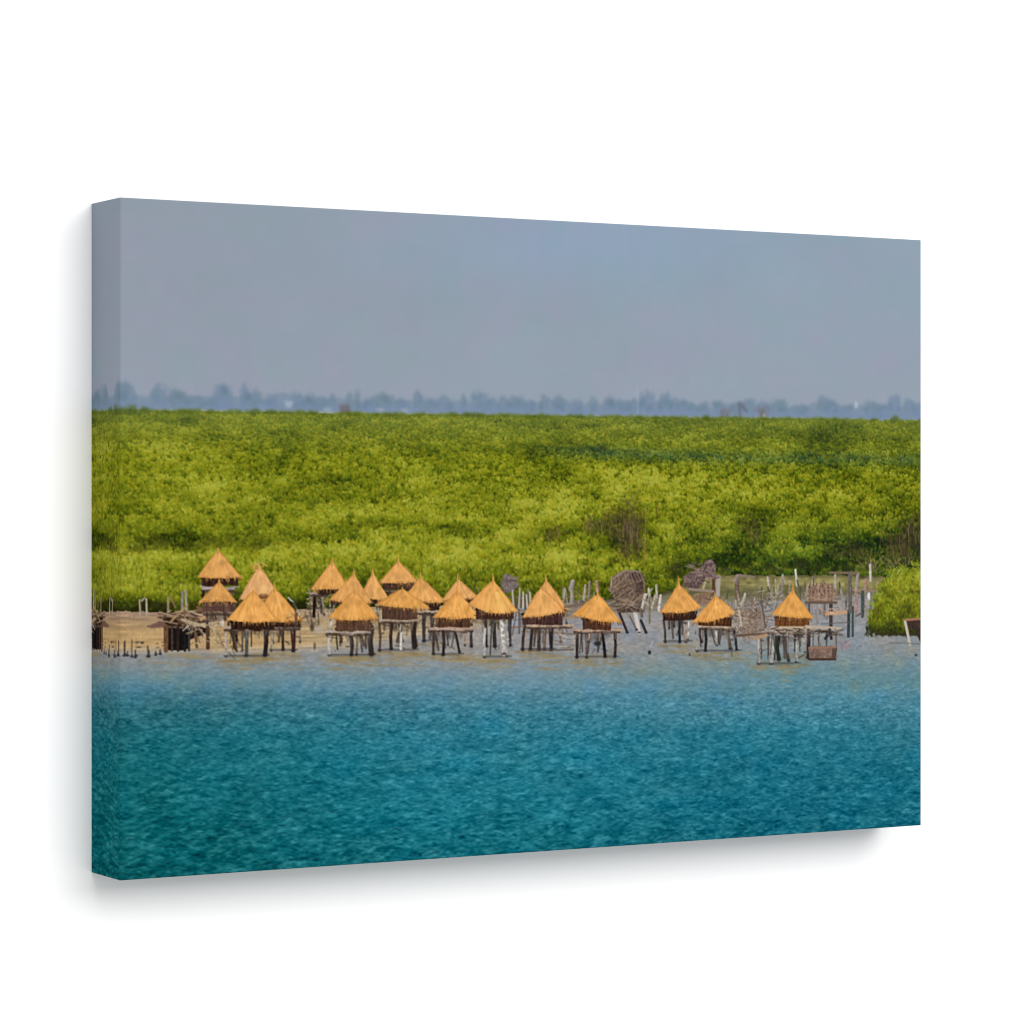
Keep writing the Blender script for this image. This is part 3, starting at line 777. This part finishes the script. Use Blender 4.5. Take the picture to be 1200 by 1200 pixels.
sticks(665, 752, 12, 8, 16, [C(190, 180, 168), C(120, 104, 92)], 0.8, (4, 12))
line((600, 735), (614, 734), 1.2, C(120, 90, 70), 0)
line((620, 762), (672, 761), 2.0, C(90, 76, 66), 0, alpha=0.7)

# grey posts between centre and right
posts([(670.5, 706, 670, 683, 5, C(150, 138, 130)), (669, 690, 671, 682, 6.5, C(164, 152, 144)), (684, 702, 686, 686, 3, C(176, 164, 152)), (690, 700, 691, 682, 3.4, C(128, 112, 98)), (700, 692, 699, 682, 5, C(150, 124, 104)),
       (716, 692, 717, 677, 3, C(164, 148, 128)), (661, 700, 662, 690, 2.6, C(186, 176, 164)), (726, 700, 714, 690, 4, C(142, 118, 104))], 'weathered grey post among the old frames')
line((662, 711), (690, 706), 3, C(116, 96, 78), 0, alpha=0.8)
line((662, 724), (676, 722), 2, C(160, 138, 116), 0, alpha=0.8)

# big broken basket on its leaning legs
bk_ = part('printed_basket', 0, 'large broken grey wicker basket tipped on leaning legs')
for (xa, ya, xb, yb, w, c) in ((724, 714, 735, 741, 3.2, C(56, 44, 40)), (743, 712, 749, 741, 5, C(202, 192, 186)), (751, 727, 757, 741, 3.4, C(54, 50, 52)), (738, 722, 746, 738, 2.2, C(110, 98, 90))):
    j = part('stilt', bk_)
    line((xa, ya), (xb, yb), w, c, j)
    blob(xb, yb, 2.5, 1.3, C(50, 48, 52), 0, 0.7)
poly([(722, 710), (756, 706), (755, 717), (724, 718)], C(82, 66, 58), bk_, 0.95, 0.3)
poly([(718, 676), (724, 671), (733, 668), (746, 668), (753, 673), (756, 684), (755, 700), (752, 709), (736, 711), (722, 708), (716, 692)], C(112, 94, 80), bk_, 1, 0.2)
poly([(735, 671), (747, 670), (753, 676), (754, 690), (749, 700), (742, 704), (746, 690), (743, 680), (730, 676)], C(76, 60, 56), bk_, 0.8, 0.25)
for q in range(120):
    u_, v_ = rng.uniform(-1, 1), rng.uniform(-1, 1)
    x, y = 735 + 17 * u_, 691 + 17 * v_
    if (u_ > 0.25 and v_ < 0.3 and rng.random() < 0.8):
        continue
    c = C(156, 134, 108) if rng.random() < 0.55 else C(88, 70, 60)
    ang = -0.7 + rng.normal(0, 0.22)
    L = rng.uniform(4, 13)
    line((x - L / 2 * math.cos(ang), y - L / 2 * math.sin(ang)), (x + L / 2 * math.cos(ang), y + L / 2 * math.sin(ang)), 1.0, c + rng.normal(0, 10), 0, alpha=0.6)
for q in range(9):            # ribs of the open mouth
    x = 724 + q * 3.6
    line((x, 669.5 + rng.normal(0, .6)), (x + 2 + q * 0.5, 682 + rng.normal(0, 1.5)), 1.2, C(150, 130, 116) + rng.normal(0, 10), 0, 0.8, alpha=0.6)
line((719, 677), (733, 668.5), 1.6, C(158, 140, 124), 0, alpha=0.7); line((733, 668.5), (750, 670), 1.6, C(150, 132, 120), 0, alpha=0.7)
line((750, 670), (755.5, 686), 1.4, C(120, 100, 90), 0, alpha=0.7)
sticks(732, 708, 14, 5, 24, [C(150, 130, 112), C(78, 62, 54)], 0.5, (5, 12), 0, 0.9, 0.7)

posts([(752, 714, 756, 697, 4.4, C(194, 184, 174)), (762, 704, 760, 690, 3.6, C(186, 176, 162)), (764, 712, 768, 698, 3, C(176, 164, 148)), (770, 700, 769, 686, 3.4, C(178, 168, 150)), (772, 716, 774, 698, 4, C(200, 192, 182)), (761, 730, 761, 700, 2.4, C(134, 122, 96)), (757, 698, 764, 690, 2.2, C(180, 170, 156)), (752, 722, 751, 714, 4, C(110, 98, 88))], 'pale bleached post beside the large grey basket')
blob(761, 764.5, 2.2, 2.4, C(44, 46, 54), part('printed_buoy', 0, 'small dark float on the water right of centre'), 1, 0.4)
line((762, 758), (765, 752), 1.2, C(196, 196, 206), 0, alpha=0.7)
blob(808, 767, 1.4, 2, C(70, 64, 66), 0, 0.8); blob(801, 765, 2, 1, C(140, 116, 86), 0, 0.8)

hut('straw hut alone in front of the centre mud, four dark stilts', (700.5, 696), 11, (672, 720), (728, 729), (683, 716, 724, 738), (671, 728, 736, 742), [(676.5, 743, 676, 770, 4.4, C(50, 42, 42)), (688, 744, 687.5, 770, 3.6, C(100, 84, 78)), (706, 743, 709, 769, 4.4, C(44, 38, 38)), (720.5, 742, 720.5, 769, 4, C(56, 48, 48)), (691, 742, 689, 752, 2.4, C(150, 128, 114))], C(92, 60, 46), C(172, 142, 122), sag=2.5, tone=0.02)
blob(700, 754, 5, 2.5, C(40, 42, 44), 0, 0.9, 0.6)

# collapsed grey thatch and its frame
u = part('printed_roof_slab', 0, 'collapsed grey thatch leaning on a pole frame, behind the right huts')
for (xa, ya, xb, yb, w, c) in ((836, 680, 836, 694, 4, C(86, 60, 50)), (842, 676, 841, 697, 5.4, C(168, 158, 150)), (824, 690, 828, 676, 2.4, C(176, 164, 140)), (808, 690, 836, 693, 3, C(150, 128, 118)), (824, 675, 842, 676, 4, C(140, 118, 116))):
    j = part('pole', u)
    line((xa, ya), (xb, yb), w, c, j)
poly([(822, 664), (827, 657), (834, 655), (839, 663), (838, 676), (827, 676), (822, 685), (818, 689), (802, 683), (800, 676)], C(116, 96, 92), u, 1, 0.28)
poly([(801, 683), (826, 674), (826, 680), (818, 690), (802, 688)], C(86, 68, 66), u, 0.9, 0.25)
sticks(822, 671, 15, 12, 70, [C(150, 130, 120), C(84, 68, 66), C(126, 106, 98)], 0.6, (4, 12), 0, 0.9, 0.6)
poly([(812, 696), (834, 694), (834, 708), (816, 708)], C(140, 108, 88), u, 0.85, 0.2)
sticks(850, 710, 24, 10, 40, [C(140, 122, 104), C(92, 78, 62), C(170, 156, 142)], 1.3, (5, 14), 0)
posts([(864, 702, 863, 680, 6, C(112, 92, 74)), (862, 680, 864, 676, 7, C(140, 120, 112)), (851, 700, 851, 694, 4, C(92, 100, 66)), (871, 704, 873, 696, 3.4, C(196, 186, 176)), (865, 722, 862, 704, 3.4, C(176, 166, 150)), (868, 708, 872, 700, 2.6, C(186, 176, 162)), (885, 712, 884, 700, 3, C(176, 162, 150)), (896, 712, 901, 697, 3.6, C(130, 118, 110)),
       (901, 688, 899.5, 677, 3.6, C(190, 176, 160)), (915, 698, 917, 674, 3.4, C(150, 136, 124)), (917, 674, 921, 684, 2.4, C(168, 156, 146)), (934, 686, 932, 668, 3.4, C(206, 200, 190)), (911, 696, 911.5, 686, 2.4, C(176, 160, 140)), (936, 692, 934, 680, 3, C(110, 108, 86)), (944, 700, 947, 686, 3.4, C(160, 148, 138)), (951, 690, 953, 676, 3, C(176, 164, 152)), (978, 692, 978.5, 674, 3.4, C(170, 160, 150)), (1003, 694, 1005, 672, 4.4, C(166, 156, 150)), (1020, 680, 1019.5, 662, 4, C(186, 182, 176)), (1014, 690, 1014, 680, 4, C(176, 128, 118)), (1027.5, 692, 1028, 683, 4, C(170, 146, 130))],
      'pale weathered post in the back channel on the right')
line((866, 674), (884, 676), 3, C(134, 116, 104), part('printed_log', 0, 'grey log on the back channel'), 2)

hut('straw hut over open water left of the right pair', (795, 683), 11, (774, 717), (822, 712), (777, 816, 716, 727), None, [(777.5, 727, 779.5, 752, 3.4, C(66, 62, 60)), (784, 728, 784, 736, 2.6, C(60, 48, 46)), (790, 728, 790, 734, 2.4, C(64, 52, 50)), (796, 726, 796.5, 752, 3.8, C(44, 46, 46)), (802, 729, 804, 752, 4, C(150, 132, 120)), (807, 728, 806, 750, 3, C(178, 164, 150)), (805, 724, 803, 730, 4, C(186, 170, 156))], C(66, 44, 36), sag=3.5, tone=0.0, conc=0.12)
hut('straw hut beside the driftwood heap, wide right eave', (838, 698), 5, (812, 729), (864, 718), (818, 857, 723, 733), (818, 861, 732, 738), [(820, 738, 822, 752, 3.4, C(70, 56, 48)), (826.5, 738, 826.5, 762, 4.4, C(46, 44, 42)), (817, 750, 817, 763, 3, C(150, 134, 112)), (839, 740, 840, 756, 3, C(186, 176, 170)), (852, 742, 856, 760, 5, C(100, 88, 76)), (860, 740, 863, 761, 4, C(56, 56, 56)), (866, 718, 870, 734, 3, C(186, 174, 154))], C(88, 54, 36), C(190, 170, 146), sag=3.5, tone=0.01, conc=0.02)

# driftwood heap
i = part('printed_driftwood', 0, 'heap of bleached branches between two right huts')
blob(880, 728, 20, 18, C(128, 106, 90), i, 0.85, 0.5, 0.2, 0.3)
sticks(880, 726, 20, 20, 120, [C(162, 142, 126), C(112, 90, 76), C(186, 170, 154), C(94, 74, 62)], 1.0, (6, 20), 0, 0.95, 0.7)
for (xa, ya, xb, yb, w, c) in ((892, 735, 893, 712, 3, C(140, 128, 118)), (893, 710, 897, 736, 2.4, C(92, 84, 80)), (865, 712, 869, 734, 3, C(184, 172, 154)), (880, 736, 892, 716, 2.4, C(138, 120, 110)), (860, 745, 900, 742, 3, C(104, 82, 66))):
    line((xa, ya), (xb, yb), w, c, i, w * 0.7)

# tangle in the back channel
for q in range(34):
    x = rng.uniform(842, 1015); b_ = rng.uniform(690, 722)
    line((x, b_), (x + rng.normal(0, 1.5), b_ - rng.uniform(6, 20)), rng.uniform(1.3, 2.8), rng.choice([74, 110, 150, 184]) * C(1, .94, .88), 0, alpha=0.7, tex=0.2)
for q in range(14):
    x = rng.uniform(850, 1000); y = rng.uniform(688, 722)
    line((x, y), (x + rng.uniform(8, 26), y + rng.normal(0, 1.5)), rng.uniform(1.2, 2.4), rng.choice([84, 120, 156]) * C(1, .92, .85), 0, alpha=0.6)
sticks(930, 702, 30, 10, 50, [C(150, 138, 124), C(98, 88, 72), C(178, 168, 156), C(120, 108, 92)], 1.5, (4, 13), 0, 1.0, 0.6)
sticks(990, 705, 32, 12, 46, [C(150, 136, 128), C(90, 84, 80), C(176, 160, 150)], 1.5, (4, 14), 0, 1.0, 0.55)
sticks(895, 700, 16, 8, 26, [C(150, 136, 122), C(98, 88, 72), C(190, 178, 166)], 1.5, (4, 12), 0, 1.0, 0.6)
sticks(760, 706, 18, 10, 22, [C(180, 168, 152), C(110, 96, 84)], 1.5, (4, 12), 0, 1.0, 0.6)
line((930, 720), (1000, 718), 1.6, C(112, 104, 104), 0, alpha=0.5)
for q in range(14):
    x = rng.uniform(940, 1014); line((x, rng.uniform(706, 716)), (x + rng.normal(0, 1.5), rng.uniform(724, 742)), rng.uniform(1.2, 2.2), rng.choice([84, 120, 160]) * C(1, .95, .92), 0, alpha=0.5)
# old wicker cage on posts
i = part('printed_basket', 0, 'brown wicker cage on a rack behind the rightmost straw hut')
for (xa, ya, xb, yb, w, c) in ((948, 706, 948, 722, 3, C(96, 80, 76)), (958, 708, 958, 724, 3, C(150, 140, 140)), (966, 706, 966, 722, 2.6, C(110, 96, 90)), (973.5, 706, 973.5, 735, 5, C(70, 60, 56)), (982, 706, 986, 716, 2.6, C(170, 154, 140))):
    line((xa, ya), (xb, yb), w, c, part('stilt', i))
poly([(946, 694), (950, 688), (958, 683), (963, 685), (969, 682), (975, 688), (979, 692), (978, 703), (970, 705), (945, 704)], C(140, 112, 94), i, 0.95, 0.28)
sticks(962, 694, 15, 10, 90, [C(176, 146, 124), C(112, 86, 72), C(88, 68, 58), C(150, 124, 108)], 1.2, (4, 11), 0, 0.8, 0.65)
for q in range(8):
    line((946 + q * 4.4, 704), (948 + q * 4 + rng.normal(0, 1), 679 + rng.uniform(0, 6)), 1.1, C(168, 146, 130) + rng.normal(0, 12), 0, 0.7, alpha=0.6)
line((944, 706), (980, 706), 3, C(106, 84, 70), i)
line((968, 719), (996, 717), 4.4, C(190, 154, 124), i)
sticks(972, 716, 8, 4, 12, [C(206, 170, 140), C(150, 116, 90)], 0.8, (4, 9), 0)
# plank frames behind the cage
i = part('printed_frame', 0, 'tall dark pole frame with a crossbeam at the right')
line((972, 671), (1004, 671.5), 3, C(122, 100, 84), i)
line((1004, 692), (1036, 692.5), 3, C(142, 124, 104), i)
for (xa, ya, xb, yb, w, c) in ((994.5, 716, 994, 745, 4.4, C(56, 66, 66)), (999, 712, 999, 745, 3.4, C(64, 76, 76)), (996, 672, 996, 716, 5.6, C(104, 98, 92)), (1003, 690, 1003, 716, 4.4, C(164, 134, 124)), (1010.5, 694, 1010.5, 722, 4.6, C(72, 78, 76)), (1020, 696, 1020, 725, 3.4, C(108, 112, 112)), (985, 690, 989, 714, 3.4, C(148, 138, 130)), (1018, 696, 1018, 702, 4, C(210, 204, 200))):
    line((xa, ya), (xb, yb), w, c, part('pole', i), tex=0.15)
line((1003, 722), (1010, 718), 2, C(100, 90, 86), 0)
line((962, 731), (998, 729), 1.6, C(96, 92, 100), 0, alpha=0.6)

# rightmost hut and its long platform
hut('rightmost straw hut, steep golden roof on many bleached stilts', (929, 691), 11, (904, 720), (953, 724), (908, 948, 722, 735), (897, 946, 736, 745), [(889, 748, 889, 778, 4.4, C(160, 150, 140)), (904.5, 748, 904, 778, 6, C(190, 184, 178)), (912.5, 747, 912.5, 772, 5.6, C(46, 54, 46)), (920, 746, 924, 774, 4.4, C(84, 74, 72)), (931, 738, 932, 762, 4, C(56, 52, 50)), (933.5, 752, 933, 776, 4.2, C(196, 188, 182)), (943, 748, 943, 764, 2.6, C(176, 168, 160)), (947.5, 735, 947, 770, 6.4, C(66, 58, 56)), (960, 738, 960, 758, 3.4, C(96, 86, 84))], C(128, 82, 48), C(160, 146, 134), sag=1.5, tone=0.0, conc=0.1)
i = part('printed_platform', 0, 'rickety side platform right of the rightmost straw hut')
line((944, 734), (985, 736.5), 3.4, C(182, 166, 148), i)
line((904, 735), (950, 735), 2.4, C(190, 170, 140), i)
line((884, 748), (898, 744), 4, C(170, 140, 110), i)
line((950, 739), (980, 741), 2.6, C(72, 62, 58), i)
line((972, 738), (974, 748), 4, C(50, 44, 48), part('stilt', i)); line((978.5, 738, ), (978, 760), 4, C(150, 136, 130), part('stilt', i)); line((970, 744), (967, 748), 4, C(54, 54, 60), 0)
sticks(950, 741, 34, 4, 40, [C(176, 158, 138), C(64, 52, 46), C(110, 94, 80)], 0.5, (5, 14), 0, 1.1, 0.7)
for q in range(12):
    x = rng.uniform(898, 984); line((x, 742), (x + rng.normal(0, 2), rng.uniform(752, 768)), rng.uniform(1.4, 2.8), rng.choice([52, 80, 150]) * C(1, .93, .88), 0, alpha=0.7, tex=0.2)
sticks(925, 738, 20, 3, 18, [C(196, 176, 150), C(70, 56, 48)], 0.3, (5, 12), 0)
i = part('printed_boat', 0, 'small brown tub floating under the side platform')
poly([(947, 760), (953, 757), (976, 757), (981, 759), (979, 773), (949, 773)], C(128, 104, 92), i, 1, 0.2)
line((948, 759), (979, 758.5), 2.4, C(150, 112, 96), i)
sticks(964, 766, 13, 4, 20, [C(152, 132, 120), C(96, 78, 70)], 0.2, (5, 12), 0, 0.8, 0.5); line((948, 772.5), (979, 772.5), 2.4, C(66, 46, 40), i)
poly([(975, 760), (981, 759), (979, 773), (974, 773)], C(80, 62, 54), i, 0.8)
poly([(982, 752), (996, 749), (998, 759), (984, 762)], C(150, 130, 138), part('printed_net', 0, 'faded mauve net trailing in the water'), 0.6, 0.15)

# round shrub at the right edge
i = part('printed_shrub', 0, 'round green shrub standing in the water at the right edge')
poly([(1018, 738), (1019, 722), (1026, 716), (1024, 704), (1030, 690), (1034, 680), (1046, 674), (1060, 668), (1074, 666), (1084, 662), (1084, 743), (1060, 743), (1030, 743)], C(90, 98, 30), i, 1, 0.15)
nn = 2600
x = rng.uniform(1014, 1086, nn); y = rng.uniform(660, 744, nn)
lim = np.interp(x, [1014, 1020, 1027, 1034, 1046, 1060, 1074, 1086], [735, 718, 698, 681, 674, 668, 665, 661])
o = y > lim + rng.normal(1, 1.5, nn); x, y, lim = x[o], y[o], lim[o]
o = np.argsort(y); x, y, lim = x[o], y[o], lim[o]
v = np.clip(0.68 - (y - 690) / 120 + rng.normal(0, 0.18, len(x)) + 0.12 * np.sin(x / 5.0) * np.cos(y / 6.0), 0, 1)
v = np.where(y > 734, v * 0.35, v)
cl = np.stack([np.interp(v, keyv, [34, 62, 100, 136, 158, 176]), np.interp(v, keyv, [38, 70, 108, 140, 160, 178]), np.interp(v, keyv, [20, 20, 22, 30, 42, 70])], 1) + rng.normal(0, 6, (len(x), 3))
a, b = PV(x, y)
strokes(a, b, rng.uniform(3, 6, len(x)) * S, rng.uniform(1.6, 2.6, len(x)) * S, math.pi / 2 + rng.normal(0, 0.7, len(x)), cl.astype(np.float32), np.full(len(x), 0.75))
for q in range(60):
    x = rng.uniform(1016, 1084); l_ = float(np.interp(x, [1014, 1020, 1027, 1034, 1046, 1060, 1074, 1086], [735, 718, 698, 681, 674, 668, 665, 661]))
    yq = l_ + rng.normal(1, 3)
    for e in range(6):
        line((x + rng.normal(0, 1.5), yq + 2), (x + rng.normal(-0.8, 3), yq - rng.uniform(0, 4)), 1.5, C(122, 132, 36) + rng.normal(0, 20), i, 0.9, alpha=0.8)
for q in range(26):
    blob(rng.uniform(1026, 1082), rng.uniform(690, 740), rng.uniform(2, 6), rng.uniform(1.5, 4), C(62, 66, 22), 0, 0.4, 0.9, 0.1, 0.5)
line((1026, 743), (1084, 743.5), 3, C(58, 48, 34), 0, alpha=0.8)
# platform at the right edge
i = part('printed_platform', 0, 'dark tilted platform cut by the right edge of the print')
poly([(1060, 726), (1090, 723), (1090, 738), (1066, 738)], C(66, 50, 44), i, 1, 0.15)
line((1059, 726.5), (1090, 724), 3, C(156, 116, 88), i)
line((1060.5, 729), (1066, 755), 4, C(190, 182, 172), part('stilt', i)); line((1073, 738), (1081, 754), 4.4, C(56, 46, 42), part('stilt', i))
line((1042, 753), (1090, 755), 2, C(96, 96, 92), 0, alpha=0.5)
blob(1073, 767.5, 2.4, 1.6, C(50, 62, 74), 0, 0.8)
blob(1008, 757, 3, 1.4, C(110, 116, 130), 0, 0.6)

# ---------------------------------------------------------------- softness of the enlarged photograph


def blur(a, s):
    r = int(s * 3) + 1
    k = np.exp(-np.arange(-r, r + 1) ** 2 / (2 * s * s)); k /= k.sum()
    p = np.pad(a, ((r, r), (0, 0), (0, 0)), 'edge')
    a = sum(k[j] * p[j:j + a.shape[0]] for j in range(2 * r + 1))
    p = np.pad(a, ((0, 0), (r, r), (0, 0)), 'edge')
    return sum(k[j] * p[:, j:j + a.shape[1]] for j in range(2 * r + 1)).astype(np.float32)


far_soft = np.clip((top_line(PX) - PY + 1.5) / 4, 0, 1)[..., None]
img = img + far_soft * (blur(img, 1.7) - img)      # the hazy distance is out of focus
img = blur(img, 0.6)
img = img + 0.5 * (img - blur(img, 1.5))
img = np.clip(img, 2, 250)
lin = img / 255.0
lin = np.where(lin <= 0.04045, lin / 12.92, ((lin + 0.055) / 1.055) ** 2.4).astype(np.float32)
INK = 0.622                   # ink reflectance: the print is lit brighter than a mid wall
lin = lin * INK
#PAINTED

# ------------------------------------------------------------------ scene
sc = bpy.context.scene
col = sc.collection


def ink_material():
    m = bpy.data.materials.new('printed_canvas')
    m.use_nodes = True
    nt = m.node_tree
    b = nt.nodes['Principled BSDF']
    b.inputs['Roughness'].default_value = 0.75
    b.inputs['Specular IOR Level'].default_value = 0.0
    ca = nt.nodes.new('ShaderNodeVertexColor'); ca.layer_name = 'ink'
    # faint unevenness of the ink in the fabric
    tc = nt.nodes.new('ShaderNodeTexCoord')
    tn = nt.nodes.new('ShaderNodeTexNoise'); tn.inputs['Scale'].default_value = 900.0; tn.inputs['Detail'].default_value = 2.0
    nt.links.new(tc.outputs['Object'], tn.inputs['Vector'])
    mr = nt.nodes.new('ShaderNodeMapRange'); mr.inputs['To Min'].default_value = 0.96; mr.inputs['To Max'].default_value = 1.04
    nt.links.new(tn.outputs['Fac'], mr.inputs['Value'])
    mx = nt.nodes.new('ShaderNodeVectorMath'); mx.operation = 'SCALE'
    nt.links.new(ca.outputs['Color'], mx.inputs[0]); nt.links.new(mr.outputs['Result'], mx.inputs['Scale'])
    nt.links.new(mx.outputs['Vector'], b.inputs['Base Color'])
    return m


INKM = ink_material()


def mesh_from(name, verts, quads, cols):
    me = bpy.data.meshes.new(name)
    nq = len(quads)
    me.vertices.add(len(verts)); me.vertices.foreach_set('co', np.ascontiguousarray(verts, np.float32).ravel())
    me.loops.add(nq * 4); me.loops.foreach_set('vertex_index', np.ascontiguousarray(quads, np.int32).ravel())
    me.polygons.add(nq); me.polygons.foreach_set('loop_start', np.arange(0, nq * 4, 4, dtype=np.int32))
    me.update(calc_edges=True)
    at = me.color_attributes.new('ink', 'FLOAT_COLOR', 'POINT')
    rgba = np.ones((len(verts), 4), np.float32); rgba[:, :3] = cols
    at.data.foreach_set('color', rgba.ravel())
    me.materials.append(INKM)
    me.validate()
    return me


def link(name, me, parent):
    o = bpy.data.objects.new(name, me)
    col.objects.link(o)
    if parent is not None:
        o.parent = parent
    return o


root = bpy.data.objects.new('canvas_print', None)
col.objects.link(root)
root['label'] = 'wide canvas print of straw stilt huts, green mangrove and teal water, on white wall'
root['category'] = 'canvas print'

# front: a sheet of printed dots, one vertex per dot, rounded over at the rim
R = 0.0012
gx = np.linspace(0, W, RW); gz = np.linspace(H, 0, RH)
GX, GZ = np.meshgrid(gx, gz)
ex = np.minimum(GX, W - GX); ez = np.minimum(GZ, H - GZ)
e = np.clip(R - np.minimum(ex, ez), 0, R)
GY = R - np.sqrt(np.maximum(R * R - e * e, 0))
V = np.stack([GX, GY, GZ], -1).reshape(-1, 3)
CC = lin.reshape(-1, 3)
ii = np.arange((RH - 1) * (RW - 1)); r_ = ii // (RW - 1); c_ = ii % (RW - 1)
v0 = r_ * RW + c_
Q = np.stack([v0, v0 + RW, v0 + RW + 1, v0 + 1], 1)
qid = pid[r_, c_]
order = np.argsort(qid, kind='stable')
ids, starts = np.unique(qid[order], return_index=True)
bounds = list(starts) + [len(order)]
objs = {}
chunks = {int(i): order[bounds[k]:bounds[k + 1]] for k, i in enumerate(ids)}


def build(i, parent):
    p = PARTS[i]
    sel = chunks.get(i)
    me = None
    if sel is not None:
        q = Q[sel]
        u, inv = np.unique(q.ravel(), return_inverse=True)
        me = mesh_from(p['name'], V[u], inv.reshape(-1, 4), CC[u])
    o = link(p['name'], me, parent)
    if p['label']:
        o['label'] = p['label']
    return o


kids = {}
for i, p in PARTS.items():
    kids.setdefault(p['parent'], []).append(i)
for i in kids[0]:
    sub = [k for k in kids.get(i, []) if k in chunks]
    if i not in chunks and not sub:
        continue
    o = build(i, root)
    for k in sub:
        build(k, o)

# wraps: the picture mirrored round onto the four edges of the stretcher
def wrap(side):
    n = 60 if side in 'lr' else 60
    dep = np.linspace(R, D, n)
    k = np.clip((dep / W * RW).astype(int), 0, RW - 1) if side in 'lr' else np.clip((dep / H * RH).astype(int), 0, RH - 1)
    if side in 'lr':
        xs = 0.0 if side == 'l' else W
        a, b = np.meshgrid(dep, gz)
        v = np.stack([np.full_like(a, xs), a, b], -1)
        c = lin[:, k] if side == 'l' else lin[:, RW - 1 - k]
        h, w = RH, n
    else:
        zs = H if side == 't' else 0.0
        a, b = np.meshgrid(gx, dep)
        v = np.stack([a, b, np.full_like(a, zs)], -1)
        c = lin[k] if side == 't' else lin[RH - 1 - k]
        h, w = n, RW
    j = np.arange((h - 1) * (w - 1)); rr = j // (w - 1); cc = j % (w - 1)
    s = rr * w + cc
    q = np.stack([s, s + w, s + w + 1, s + 1], 1)
    if side in 'lb':
        q = q[:, ::-1]
    o = link('wrapped_edge', mesh_from('wrapped_edge', v.reshape(-1, 3), q, c.reshape(-1, 3)), root)
    o['label'] = {'l': 'side edge of the canvas with the picture mirrored round it', 'r': 'far side edge of the canvas', 't': 'top edge of the canvas, sky wrapped round', 'b': 'underside edge of the canvas, water wrapped round'}[side]


for s in 'lrtb':
    wrap(s)

# wall
wm = bpy.data.materials.new('white_wall')
wm.use_nodes = True
nt = wm.node_tree
b = nt.nodes['Principled BSDF']
b.inputs['Roughness'].default_value = 0.9
b.inputs['Specular IOR Level'].default_value = 0.1
nz = nt.nodes.new('ShaderNodeTexNoise'); nz.inputs['Scale'].default_value = 220.0; nz.inputs['Detail'].default_value = 4.0
bp = nt.nodes.new('ShaderNodeBump'); bp.inputs['Strength'].default_value = 0.03; bp.inputs['Distance'].default_value = 0.0005
nt.links.new(nz.outputs['Fac'], bp.inputs['Height']); nt.links.new(bp.outputs['Normal'], b.inputs['Normal'])
b.inputs['Base Color'].default_value = (0.8, 0.8, 0.8, 1)
me = bpy.data.meshes.new('wall')
me.from_pydata([(-6, D, -4), (7, D, -4), (7, D, 5), (-6, D, 5)], [], [(0, 1, 2, 3)])
me.materials.append(wm)
wall_o = link('wall', me, None)
wall_o['kind'] = 'structure'
wall_o['label'] = 'plain white wall behind the canvas print'

# ------------------------------------------------------------------ light
AMB, KEY = 0.79, 106.0
wd = bpy.data.worlds.new('World'); sc.world = wd; wd.use_nodes = True
bg = wd.node_tree.nodes['Background']
bg.inputs['Color'].default_value = (1, 1, 1, 1); bg.inputs['Strength'].default_value = AMB


def area(loc, target, sx, sy, power):
    from mathutils import Vector
    l = bpy.data.lights.new('soft_light', 'AREA'); l.shape = 'RECTANGLE'; l.size = sx; l.size_y = sy; l.energy = power
    o = bpy.data.objects.new('soft_light', l); col.objects.link(o)
    o.location = loc
    o.rotation_euler = (Vector(target) - Vector(loc)).to_track_quat('-Z', 'Y').to_euler()
    return o


area((W / 2 + 0.5, -3.0, H / 2 + 1.25), (W / 2, D, H / 2), 3.1, 1.75, KEY)

area((-3.6, -0.30, H / 2 + 0.2), (0, D / 2, H / 2), 1.0, 1.6, 46.0)  # added grazing fill without a real source, brightens the left wrapped edge

# ------------------------------------------------------------------ camera
cam = bpy.data.cameras.new('camera'); co = bpy.data.objects.new('camera', cam); col.objects.link(co)
fwd = (ST, CT); rt = (CT, -ST)
co.location = (-D0 * fwd[0] - L0 * rt[0], -D0 * fwd[1] - L0 * rt[1], ZC)
co.rotation_euler = (math.pi / 2, 0, -TH)
cam.sensor_width = 36.0; cam.lens = F / 1200 * 36.0
cam.shift_y = -(600 - HY) / 1200.0
cam.clip_start = 0.05; cam.clip_end = 100
sc.camera = co

vs = sc.view_settings
vs.view_transform = 'Standard'; vs.look = 'None'; vs.exposure = 0; vs.gamma = 1; vs.use_curve_mapping = False
sc.cycles.use_denoising = True
sc.cycles.pixel_filter_type = 'BLACKMAN_HARRIS'
sc.cycles.filter_width = 1.15
